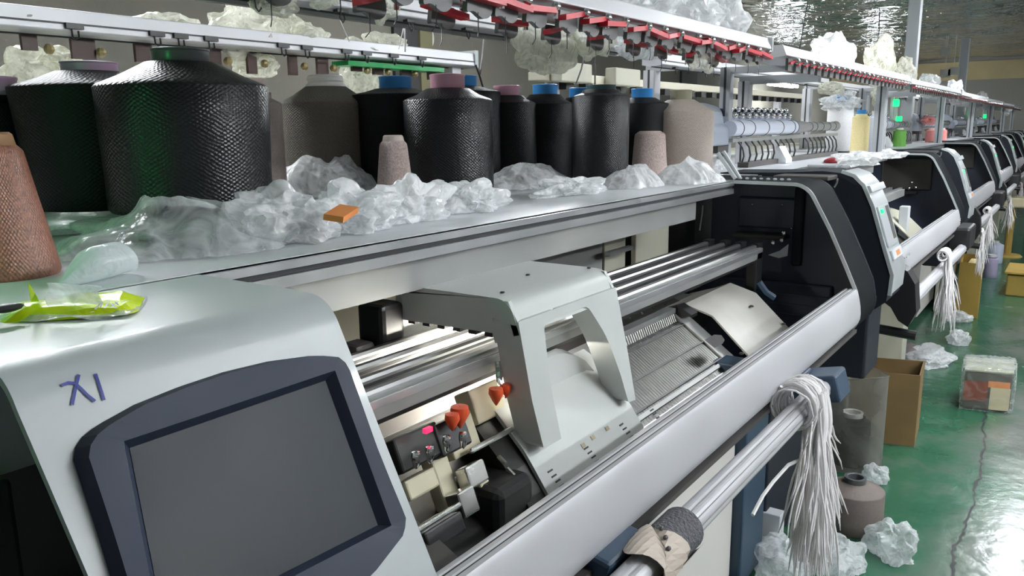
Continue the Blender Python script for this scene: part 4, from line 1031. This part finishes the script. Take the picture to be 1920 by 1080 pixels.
# rolled white plastic
p0, p1 = onz(112, 505, ZT+.02), onz(240, 480, ZT+.02)
ax = (p1-p0); mb = MB(); rw = []
for i in range(17):
    t = i/16; r = .019*(.10+.90*min(1, t/.45)**.8)*(1 if t < .85 else (1-((t-.85)/.15)**2*.45)); c_ = p0+ax*t; c_.z = ZT+max(r, .006)+.0005
    rw.append([c_+Vector((-.3, 1, 0))*r*1.15*math.cos(a_)+Vector((0, 0, 1))*(r*(1+.07*math.sin(3*a_+t*4))*math.sin(a_)*.92) for a_ in [2*PI*k/22 for k in range(22)]])
mb.grid(rw, True, True); mb.add(rw[0], [tuple(range(22))]); mb.add(rw[-1], [tuple(reversed(range(22)))])
tag(mb.build('rolled_plastic', FILM_ROLL, org=(p0.x, p0.y, ZT)), 'rolled up white plastic by the copper cone', 'plastic roll')
# yellow zip bag on the console
ZC_ = 1.2512
yb = thing('zip_bag', 'fluorescent yellow zip bag on top of the near console', 'bag', onz(130, 585, ZC_))
def flatbag(pts, h, m, nm, seed, pr=yb):
    L = resample([onz(u, v, ZC_) for u, v in pts], 48); c_ = sum(L, Vector())/48; mb = MB(); rows = []
    for k in range(7):
        s = 1-k/6*.96; rows.append([c_+(q-c_)*s+Vector((0, 0, h*(math.sin(PI/2*min(1, k/3)))+.004*noise.noise(Vector((q.x*40*s+seed, q.y*40*s, k*.6))))) for q in L])
    mb.grid(rows, False, True); mb.add(rows[-1], [tuple(range(48))]); mb.add([q for q in rows[0]], [tuple(reversed(range(48)))])
    return mb.build(nm, m, pr)
YB_ = flatbag([(0, 582), (40, 576), (110, 572), (190, 566), (262, 555), (272, 560), (258, 582), (240, 590), (150, 596), (60, 600), (0, 602)], .009, YELLOW, 'yellow_sheet', 2)
flatbag([(-2, 598), (60, 602), (160, 598), (242, 592), (262, 580), (278, 556), (268, 554), (150, 580), (0, 590)], .004, FILM, 'clear_sleeve', 5)
mb = MB(); A = [onz(58, 566, 1.262), onz(74, 566, 1.262), onz(66, 550, 1.272), onz(54, 531, 1.287)]; mb.add(A, [(0, 1, 2, 3)]); mb.add([q+Vector((0, .001, .001)) for q in A], [(3, 2, 1, 0)]); mb.build('torn_flap', YELLOW, yb)
mb = MB(); A = [onz(90, 575, 1.262), onz(188, 570, 1.262), onz(190, 536, 1.285), onz(86, 530, 1.287)]; rw = [[A[0].lerp(A[1], i/8).lerp(A[3].lerp(A[2], i/8), j/6)+Vector((0, .004*math.sin(i*1.3+j), 0)) for i in range(9)] for j in range(7)]
mb.grid(rw); mb.build('clear_flap', FILM, yb)
mb = MB()
for (u0, v0, u1, v1) in ((178, 580, 190, 567), (188, 577, 192, 566), (196, 578, 204, 564), (206, 576, 222, 566), (208, 568, 218, 578), (222, 572, 216, 566), (226, 567, 236, 564), (176, 583, 170, 586)):
    a_, b_ = onz(u0, v0, 1.2625), onz(u1, v1, 1.2625); s = (b_-a_).cross(Vector((0, 0, 1))).normalized()*.0007; mb.add([a_-s, a_+s, b_+s, b_-s], [(0, 1, 2, 3)])
mb.build('pen_marks', BLACK, yb)
mb = MB().ball(onz(10, 578, 1.262), .009, 10, 6, (1.6, .8, .4)); mb.build('dark_clip', BLACK, yb)

# ------------------------------------------------------------------ bags on and under the rails
G2 = 'plastic bags on the overhead rails'
def rbag(label, u, v, y, wpx, hpx, dm, seed, mt=FILM_Y, **k):
    p = ony(u, v, y); s = depth(p)/F
    return bag('plastic_bag', label, p, (wpx/2*s, dm, hpx/2*s), mt, seed, G2, **k)
YT = yr+.06
for a_ in (('creamy bag at the left end of the rail behind', 18, 36, 60, 40, 31), ('creamy bag on the rail behind, left of the dark grey tube', 308, 50, 108, 50, 32), ('large clear bag on the rail behind, above the largest black cone', 462, 55, 150, 95, 33),
           ('upright knotted bag on the rail behind', 530, 56, 60, 60, 37), ('rounded creamy bag on the rail behind, above the olive cone', 565, 72, 110, 55, 34), ('low creamy bag on the rail behind, left of the blue tube', 665, 92, 80, 36, 35), ('creamy bag on the rail behind, above the blue tube', 722, 86, 90, 44, 36)):
    rbag(a_[0], a_[1], a_[2], YT, a_[3], a_[4], .05, a_[5], rough=.28, crease=.06)
for a_ in (('creamy bag hanging under the rail behind, left of the lilac tube', 60, 138, 110, 95, 41), ('clear bag hanging under the rail behind, right of the largest black cone', 478, 125, 90, 50, 42), ('creamy bag hanging under the rail behind, right of the white tube', 680, 150, 90, 70, 43), ('creamy bag under the rail behind, beside the lilac tube', 110, 110, 60, 40, 44)):
    rbag(a_[0], a_[1], a_[2], yr+.10, a_[3], a_[4], .04, a_[5], rough=.25, crease=.05)
for a_ in (('creamy bag hanging from the rear rail at the top, above the white tube', 512, 4, 90, 52, 51, 1.10), ('drop-shaped bag hanging from the rear rail above the blue tube', 715, 10, 56, 62, 52, 1.06), ('small bag tip beside a hook of the rear rail', 608, 4, 30, 26, 53, 1.06)):
    rbag(a_[0], a_[1], a_[2], a_[6], a_[3], a_[4], .03, a_[5], FILM_Y, rough=.25, crease=.10)
for a_ in (('large milky bag hanging below the red-lever rail', 1022, 70, 215, 125, 54, .95), ('milky bag beside the largest hanging one, under the red levers', 1108, 60, 130, 90, 55, .92), ('low milky bag under the red levers above the teal tube', 1190, 84, 200, 50, 56, .92), ('milky bag hanging above the tan cone', 1318, 90, 100, 80, 57, .86), ('small milky bag under the far end of the red levers', 1262, 80, 80, 40, 58, .88)):
    rbag(a_[0], a_[1], a_[2], a_[6], a_[3], a_[4], .03, a_[5], FILM_Y if a_[5] != 56 else FILM, rough=.26, crease=.06)
YR_ = .78
for a_ in (('big milky bag on the near red-lever rail at the top edge', 1215, 0, 200, 90, 61), ('rounded milky bag on the near red-lever rail', 1300, 30, 120, 90, 62), ('milky bag at the right of the near red-lever rail', 1352, 38, 90, 90, 63), ('small bag at the top edge over the red levers', 1130, -30, 130, 60, 64)):
    rbag(a_[0], a_[1], a_[2], YR_, a_[3], a_[4], .06, a_[5], FILM_W, rough=.26, crease=.07)
for a_ in (('large pale bag on the tension rail of the first dark machine', 1565, 104, 235, 78, 71, .82), ('pale bag behind the large one on the first dark machine', 1650, 122, 190, 90, 72, .86), ('small pale bag before the galvanised post', 1695, 138, 100, 54, 73, .86), ('knotted pale bag left of the galvanised post', 1660, 118, 50, 40, 77, .88)):
    rbag(a_[0], a_[1], a_[2], a_[6], a_[3], a_[4], .05, a_[5], FILM_W if a_[5] == 71 else FILM_Y, rough=.26, crease=.06)
for a_ in (('pale bag on the rail of the second dark machine, right of the post', 1742, 160, 90, 40, 74, .90), ('pale bag on the rail of the second dark machine, below the thin post', 1790, 174, 100, 44, 75, .92), ('pale bags on the rail of the third dark machine', 1838, 188, 70, 32, 76, 1.0), ('pale bag at the far end of the overhead rails', 1888, 206, 30, 20, 78, .98)):
    rbag(a_[0], a_[1], a_[2], a_[6], a_[3], a_[4], .06, a_[5], FILM_W, rough=.26, crease=.06)
for a_ in (('pale bag hanging under the rail of the first dark machine, above the white cones', 1650, 178, 50, 40, 81, .95), ('long pale bag under the rail of the first dark machine', 1560, 166, 110, 24, 82, .95)):
    rbag(a_[0], a_[1], a_[2], a_[6], a_[3], a_[4], .04, a_[5], FILM_Y, rough=.26, crease=.06)

# ------------------------------------------------------------------ yarn on the farther tables
def far_cone(label, u, vt, wpx, ym, capm, y, grp='yarn cones on the farther tables'):
    p = ony(u, vt, y); s = depth(p)/F; r = wpx/2*s; h = p.z-ZT
    return cone(label, 0, 0, None, r, r*.96, h*.9, None, ym, capm, base=ZT, caps=(h*.1, 0), capr=.036 if r > .05 else r*.5, xy=(p.x, p.y), sh=.08, group=grp)
far_cone('white yarn cone with blue tube right of the roller feeder', 1578, 182, 48, Y_WHITE, CAP_BLUE, 1.13)
far_cone('pale yellow yarn cone right of the roller feeder', 1616, 206, 32, Y_YELLOW, CAP_BLUE, .955)
far_cone('pale blue yarn cone beside the yellow one', 1640, 208, 18, Y_ICE, CAP_WHITE, .91)
far_cone('lilac white yarn cone at the end of the first dark machine', 1654, 211, 18, Y_WHITE, CAP_WHITE, .87)
far_cone('green yarn cone on the second dark machine', 1688, 240, 24, Y_GREEN, CAP_WHITE, .98)
far_cone('pink yarn cone on the second dark machine', 1748, 240, 22, Y_PINK, CAP_WHITE, .98)
far_cone('second pink yarn cone on the second dark machine', 1768, 240, 16, Y_PINK, CAP_WHITE, .96)
tag(bag_mesh(onz(1610, 300, ZT+.02), (.20, .07, .03), 91, .35, .15, 4, ZT).build('plastic_bag', FILM_W, org=onz(1610, 300, ZT)), 'crumpled plastic at the foot of the yellow yarn cone', 'plastic bag', G2)
tag(bag_mesh(onz(1585, 200, ZT) if False else ony(1580, 192, 1.13), (.13, .09, .05), 92, .35, .15, 4).build('plastic_bag', FILM_W), 'clear bag over the white cone right of the roller feeder', 'plastic bag', G2)
tag(bag_mesh(onz(1668, 292, ZT+.01), (.10, .06, .025), 93, .35, .15, 3, ZT).build('plastic_bag', FILM_W, org=onz(1668, 292, ZT)), 'small bag at the table end of the first dark machine', 'plastic bag', G2)
p = onz(1562, 308, ZT+.006)
pt = thing('tray', 'white tray with a red lid on the first dark machine', 'tray', (p.x, p.y, ZT)); MB().box(p.x-.16, p.x+.13, p.y-.05, p.y+.05, ZT+.0005, ZT+.012).build('tray_base', W_TABLE, pt, bevel=.004)
MB().ball((p.x+.02, p.y, ZT+.016), .06, 16, 8, (1.2, .6, .25)).build('red_lid', RED, pt)
p = ony(1745, 226, 1.05); tag(bag_mesh(p, (.30, .05, .035), 94, .25, .08, 3).build('cloth_bundle', Y_PINK), 'pink bundle on the feeder of the second dark machine', 'bundle')

# ------------------------------------------------------------------ waste yarn bundles
def bundle(label, u, v, y, top_r, length, n, w, seed, knot=True):
    rnd = random.Random(seed); c_ = ony(u, v, y)
    t = thing('waste_yarn_bundle', label, 'yarn bundle', (c_.x, c_.y, c_.z-length), 'white waste yarn hanging from the bars')
    mb = MB()
    for k in range(44):           # loops wrapped round the bar
        a0 = rnd.uniform(0, 6.3); x = c_.x+rnd.gauss(0, w*.42); r = top_r*rnd.uniform(.70, 1.05); tl = rnd.uniform(-1.2, 1.2)
        mb.tube([(x+tl*.022*math.sin(a_+a0*.3), c_.y+r*math.cos(a_+a0), c_.z+r*1.12*math.sin(a_+a0)) for a_ in [2*PI*i/14*rnd.uniform(.95, 1.05) for i in range(15)]], rnd.uniform(.0018, .0042)*w/.05, 5, True)
    for k in range(8):
        a0 = rnd.uniform(-.6, .6); x = c_.x+rnd.uniform(-w*.6, w*.6)
        mb.tube([(x+.01*i*a0, c_.y-top_r*(1.0+.25*math.sin(i*.5)), c_.z+top_r*.6-.022*i) for i in range(6)], .005*w/.05, 6)
    mb.build('knotted_loops', WASTE, t)
    for g in range(3):
        mb = MB()
        for k in range(n//3):
            x0 = c_.x+rnd.uniform(-w*.45, w*.45); y0 = c_.y-top_r*rnd.uniform(.4, 1.1); dx = rnd.gauss(0, w*1.15); L = length*rnd.uniform(.62, 1.0)*max(.45, 1-abs(dx)/w*.16); dy = rnd.gauss(-.012, w*.4); wv = rnd.uniform(0, 6)
            P_ = [(x0+dx*(i/8)**1.05+.003*math.sin(i*1.4+wv), y0+dy*(i/8)+.003*math.sin(i+wv), c_.z-L*i/8) for i in range(9)]
            mb.tube(P_, [rnd.uniform(.8, 1.3)*(.0008*w/.04+.0012)]*8+[.0006], 5, False)
        mb.build('strands', WASTE, t)
    return t
WB = bundle('white waste yarn bundle tied to the near take-down bar', 1500, 752, YBAR-.0, .040, .40, 240, .045, 1)
mb = MB(); mb.tube([ony(u, v, YBAR-.01) for u, v in ((1500, 862), (1478, 872), (1450, 903), (1430, 930), (1415, 958), (1411, 966))], .0035, 6); mb.build('stray_end', WASTE, WB)
m2y = .405+.027
bundle('white waste yarn bundle hanging at the first dark machine', 1770, 478, .42, .020, .33, 110, .05, 2)
bundle('pinkish white waste yarn hanging from the end of the second dark machine', 1851, 395, .47, .020, .30, 60, .05, 3)
bundle('pinkish white waste yarn hanging from the end of the third dark machine', 1890, 372, .53, .02, .34, 50, .07, 4)
for k in range(2):
    bundle(['white waste yarn loop at the left of the second dark machine bar', 'white waste yarn farthest down the row'][k], (1836, 1912)[k], (436, 345)[k], (.46, .56)[k], .02, (.28, .3)[k], 40, .05, 5+k)

# ------------------------------------------------------------------ floor things
fc = cone('taupe yarn cone standing on the green floor under the near waste yarn', 1597, 985, None, .100, .099, .165, None, Y_BROWN, CAP_DARK, base=0.0, caps=(.020, 0), capr=.036, sh=.16, group=None)
G3 = 'plastic bags on the floor'
def fbag(label, u, v, wpx, dm, hm, seed, mt=FILM_W, **k):
    p = onz(u, v, 0); return bag('plastic_bag', label, (p.x, p.y, hm*.45), (wpx/2*depth(p)/F, dm, hm), mt, seed, G3, floor=0.001, **k)
fbag('clear bag on the floor to the right of the taupe cone', 1668, 1040, 80, .07, .085, 101, FILM, rough=.32, crease=.08)
fbag('clear bag on the floor in front of the taupe cone', 1575, 1062, 130, .06, .05, 102, FILM, rough=.32, crease=.08)
fbag('clear bag behind the taupe cone at the foot of the clear bin', 1640, 902, 40, .05, .045, 103, FILM, rough=.26, crease=.06)
fbag('clear film at the lower edge under the waste yarn', 1460, 1075, 120, .08, .08, 104, FILM, rough=.26, crease=.06)
fbag('flat plastic-wrapped bundle on the floor behind the cardboard box', 1740, 678, 120, .12, .06, 105, FILM_W, rough=.25, crease=.12)
fbag('second flat plastic bundle under the first dark machine', 1700, 668, 90, .10, .05, 106, mat('mauve knitted cloth', (.22, .18, .18), .8, 0, .3, 12), rough=.2, crease=.06)
fbag('small white bag on the floor by the golden box', 1797, 602, 40, .08, .05, 107, FILM_W, rough=.3, crease=.1)
fbag('small white bag on the floor below the second waste yarn', 1795, 645, 34, .06, .06, 108, FILM_W, rough=.3, crease=.1)
# white carton behind the waste yarn
q = onz(1462, 990, .12); wc = MB().box(q.x-.0, q.x+.05, q.y+.0, q.y+.06, .0, .16).build('paper_carton', W_TABLE, org=(q.x+.02, q.y+.03, 0), bevel=.003); tag(wc, 'small white carton behind the near waste yarn', 'carton')
MB().box(q.x+.015, q.x+.022, q.y-.002, q.y+.0005, .08, .13).build('carton_seam', CABINET, wc)
# clear bin with a cone inside
c_ = onz(1592, 868, 0); 
bt = thing('clear_bin', 'tall frosted clear bin on the floor behind the taupe cone', 'bin', (c_.x, c_.y, 0))
R_ = 57*depth(c_)/F; hz = zat(c_.x, c_.y, 697)
rw = []
for i in range(9):
    z = .003+(hz-.003)*i/8; rw.append([(c_.x+R_*(1+.03*math.sin(3*a_)+.02*math.sin(7*a_))*math.cos(a_), c_.y+R_*(1+.03*math.cos(2*a_))*math.sin(a_), z+.012*math.sin(2*a_)*(i/8)) for a_ in [2*PI*k/40 for k in range(40)]])
MB().grid(rw, True, True).build('bin_wall', BIN_F, bt)
MB().add([(*p_[:2], .003) for p_ in rw[0]], [tuple(range(40))]).build('bin_bottom', BIN_F, bt)
MB().tube([p_ for p_ in rw[-1]]+[rw[-1][0]], .003, 6, False).build('bin_rim', BIN_F, bt)
cone('dark yarn cone with pale tube inside the frosted clear bin', 0, 0, None, .075, .072, .20, None, Y_BLACKM, CAP_WHITE, base=.006, caps=(.02, 0), capr=.040, xy=(c_.x, c_.y), group=None)
# cardboard box, open top
def openbox(label, corners, hz, m, flap=True, nm='cardboard_box', th=.006):
    P_ = [Vector((p_.x, p_.y, 0)) for p_ in corners]; c0 = sum(P_, Vector())/4
    t = thing(nm, label, 'box', (c0.x, c0.y, 0), 'cardboard boxes on the floor')
    for i in range(4):
        a_, b_ = P_[i], P_[(i+1) % 4]; n_ = (b_-a_).cross(Vector((0, 0, 1))).normalized()
        if n_.dot(c0-a_) < 0: n_ = -n_
        q_ = [a_, b_, b_+n_*th, a_+n_*th]; mb = MB(); bend = Vector((0, 0, 0))
        mb.add([p_+Vector((0, 0, .001)) for p_ in q_]+[p_+Vector((0, 0, hz)) for p_ in q_], [(0, 1, 2, 3), (7, 6, 5, 4), (0, 4, 5, 1), (1, 5, 6, 2), (2, 6, 7, 3), (3, 7, 4, 0)]); mb.build('box_wall', m, t)
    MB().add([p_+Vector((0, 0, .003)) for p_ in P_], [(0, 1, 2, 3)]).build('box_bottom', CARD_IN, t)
    return t
a_, b_ = onz(1642, 832, 0), onz(1714, 838, 0)
e = Vector((.25, .02, 0)); hb_ = zat(a_.x, a_.y, 700)
BX = openbox('open brown cardboard box behind the frosted clear bin', [a_+Vector((-.02, .12, 0)), b_, b_+e, a_+Vector((-.02, .12, 0))+e], hb_, CARD)
bpts = [onz(u, v, 0) for u, v in ((1790, 592), (1832, 598))]
B2X = openbox('golden cardboard box in the aisle past the first dark machine', [bpts[0], bpts[1], bpts[1]+Vector((.45, .03, 0)), bpts[0]+Vector((.45, .03, 0))], .40, CARD_Y)
MB().box(bpts[0].x+.05, bpts[0].x+.35, bpts[1].y+.06, bpts[0].y-.04, .35, .38).build('box_filling', Y_YELLOW, B2X)
bpts = [onz(u, v, 0) for u, v in ((1884, 554), (1930, 566))]
B3X = thing('cardboard_box', 'flat golden cardboard box at the right edge of the aisle', 'box', (bpts[0].x+.25, bpts[1].y, 0), 'cardboard boxes on the floor')
MB().box(bpts[0].x, bpts[0].x+.5, bpts[0].y-.36, bpts[0].y, .001, .17).build('box_body', CARD_Y, B3X, bevel=.01)
MB().box(bpts[0].x-.02, bpts[0].x+.5, bpts[0].y-.40, bpts[0].y+.02, .18, .20).build('box_flap', CARD_Y, B3X, bevel=.005)
# plastic wrapped carton in the aisle
w = [onz(u, v, 0) for u, v in ((1797, 768), (1898, 778))]
ht = zat(w[0].x, w[0].y, 688)
wp = thing('wrapped_carton', 'plastic-wrapped carton standing in the aisle', 'carton', ((w[0].x+w[1].x)/2+.13, (w[0].y+w[1].y)/2, 0))
WR = [w[0], w[1], w[1]+Vector((.28, .02, 0)), w[0]+Vector((.28, .02, 0))]
def hexa(P_, z0, z1, ins=0):
    c0 = sum(P_, Vector())/4; q_ = [p_+(c0-p_).normalized()*ins for p_ in P_]
    return MB().add([(p_.x, p_.y, z0) for p_ in q_]+[(p_.x, p_.y, z1) for p_ in q_], [(0, 1, 2, 3), (7, 6, 5, 4), (0, 4, 5, 1), (1, 5, 6, 2), (2, 6, 7, 3), (3, 7, 4, 0)])
hexa(WR, .004, ht*.9, .02).build('carton_body', mat('dark olive carton', (.10, .095, .07), .6, 0, .3, 8), wp, bevel=.012)
hexa(WR, ht*.9, ht*.93, .015).build('carton_lid', mat('pale olive lid', (.36, .37, .26), .5, 0, .2, 10), wp)
d_ = (w[1]-w[0]); nn_ = d_.cross(Vector((0, 0, 1))).normalized()
if nn_.x > 0: nn_ = -nn_
for (t0, t1, z0, z1, m_, nm) in ((.05, .5, .08, .24, mat('rust red print', (.28, .06, .025), .6, 0, .4, 10), 'red_print'), (.55, .92, .02, .20, BOXLABEL, 'pale_label'), (.5, .9, .20, .25, ORANGE_P, 'orange_strip')):
    A = [w[0].lerp(w[1], t0)-nn_*.0, w[0].lerp(w[1], t1)-nn_*.0]
    MB().add([A[0]+Vector((.010, 0, z0*ht/.35)), A[1]+Vector((.010, 0, z0*ht/.35)), A[1]+Vector((.010, 0, z1*ht/.35)), A[0]+Vector((.010, 0, z1*ht/.35))], [(0, 1, 2, 3)]).build(nm, m_, wp)
v_, f_ = ICO[5]; mb = MB(); c0 = sum(WR, Vector())/4; ex = (WR[2]-WR[1])/2; ey = (WR[1]-WR[0])/2; out = []
for p_ in v_:
    m_ = max(abs(p_.x), abs(p_.y), abs(p_.z)); q_ = p_/m_; q_ = q_*.9+p_*.1
    nz_ = 1+.05*abs(noise.noise(p_*6))+.03*noise.noise(p_*14)
    out.append(c0+ex*q_.x*nz_*1.03+ey*q_.y*nz_*1.03+Vector((0, 0, max(.002, ht*.5+ht*.5*q_.z*nz_))))
mb.add(out, f_, True); mb.build('plastic_wrap', FILM_C, wp)
# farther clutter along the aisle
for (lb, u, vb, vt, wpx, ym) in (('pink yarn cone in the aisle past the golden box', 1822, 508, 480, 26, Y_PINK), ('lilac yarn cone in the aisle past the golden box', 1856, 520, 478, 22, Y_LILAC), ('grey yarn cone in the aisle behind the lilac one', 1862, 492, 452, 30, Y_ICE)):
    p = onz(u, vb, 0); s = depth(p)/F; cone(lb, 0, 0, None, wpx/2*s, wpx/2*s, zat(p.x, p.y, vt)*.92, None, ym, CAP_WHITE, base=0, caps=(.02, 0), capr=.035, xy=(p.x, p.y), group='yarn cones in the far aisle')
p = onz(1888, 480, 0); mst = thing('stool', 'yellow-seated stool far down the aisle', 'stool', (p.x, p.y, 0)); MB().tube([(p.x, p.y, .02), (p.x, p.y, .52)], .035, 10).build('stem', CARD_Y, mst); MB().box(p.x-.14, p.x+.14, p.y-.12, p.y+.12, .52, .62).build('seat', BOXLABEL, mst, bevel=.02); MB().lathe([(.001, .03), (.12, .02), (.14, 0), (.001, 0)], (p.x, p.y, 0), 20).build('base', CARD_Y, mst)
p = onz(1925, 440, 0); mst2 = thing('stool', 'dark stool beyond the yellow-seated one', 'stool', (p.x, p.y, 0)); MB().tube([(p.x, p.y, .02), (p.x, p.y, .5)], .03, 10).build('stem', BLACK, mst2); MB().box(p.x-.15, p.x+.15, p.y-.15, p.y+.15, .5, .6).build('seat', mat('maroon seat', (.2, .03, .05), .5), mst2, bevel=.02)
# ------------------------------------------------------------------ wall and ceiling fittings
p = ony(801, 71, WY-.03)
wf = thing('wall_fan', 'small round pale fitting on the stained wall beside the doorway', 'wall fitting', (p.x, WY, p.z))
n_ = 24; r_ = .07
MB().grid([[(p.x+rr*math.cos(2*PI*k/n_), yy, p.z+1.15*rr*math.sin(2*PI*k/n_)) for k in range(n_)] for rr, yy in ((r_, WY-.005), (r_, WY-.04), (r_*.8, WY-.05), (r_*.5, WY-.035), (r_*.3, WY-.045), (.002, WY-.05))], False, True).build('round_cover', mat('pale wall plastic', (.55, .55, .5), .5), wf)
for lb, pts, rr in (('black cable drooping from the roof in front of the foil', [(1560, -20, 9), (1500, 8, 9), (1440, 14, 9), (1385, 14, 9)], .012), ('black cable hanging down before the foil ceiling', [(1522, -42, 7), (1505, 60, 7), (1492, 128, 7)], .008), ('thin twin cable hanging by the roof post', [(1650, -10, 9), (1648, 60, 9), (1640, 110, 9)], .008)):
    P_ = [onx(u, v, x) for u, v, x in pts]; MB_ = MB().tube(P_, rr*.6, 6); tag(MB_.build('cable', HOOK, org=P_[0]), lb, 'cable')
for lb, pts in (('black cable slanting down to the black cones at centre', ((1097, 96), (1090, 130), (1078, 163))), ('straight black cable right of the slanting one', ((1116, 96), (1115.5, 160))), ('thin black cable at the end of the rail behind', ((908, 68), (905, 100), (900, 140))), ('black cable below the end of the rail behind', ((892, 122), (900, 145), (907, 168)))):
    P_ = [ony(u, v, 1.45) for u, v in pts]; tag(MB().tube(P_, .003, 6).build('cable', HOOK, org=P_[0]), lb, 'cable')
for lb, pts in (('fine white thread running up to the rear rail', ((631, 22), (655, 78))), ('fine white thread beside the dark doorway', ((763, 20), (748, 92))), ('white wire hanging by the dark doorway', ((758, 40), (760, 97)))):
    P_ = [ony(u, v, 1.3) for u, v in pts]; tag(MB().tube(P_, .0011 if 'fine' in lb else .002, 5).build('thread', WASTE, org=P_[0]), lb, 'thread', 'threads above the cones')
for lb, u, v in (('pale card hanging under the roof, left of the thin post', 1772, 138), ('second pale card hanging beside the first', 1788, 134), ('pale tag hanging high under the foil', 1773, 97)):
    p = onx(u, v, 12); MB_ = MB().box(p.x-.01, p.x+.01, p.y-.06, p.y+.06, p.z-.05, p.z+.05); MB_.tube([(p.x, p.y, p.z+.05), (p.x, p.y, ZC-.03)], .004, 5); tag(MB_.build('hanging_card', mat('pale card', (.5, .5, .47), .6) if u == 1772 else bpy.data.materials['pale card'], org=p), lb, 'card', 'hanging cards')

# ------------------------------------------------------------------ light
wd = bpy.data.worlds.new('world'); S.world = wd; wd.use_nodes = True
bg = wd.node_tree.nodes['Background']; bg.inputs[0].default_value = (.93, .97, 1.0, 1); bg.inputs[1].default_value = .14
S.view_settings.view_transform = 'Standard'; S.view_settings.look = 'None'; S.view_settings.gamma = 1; S.view_settings.use_curve_mapping = False
S.view_settings.exposure = 0.68
S.cycles.use_denoising = True
S.cycles.max_bounces = 10; S.cycles.transparent_max_bounces = 24
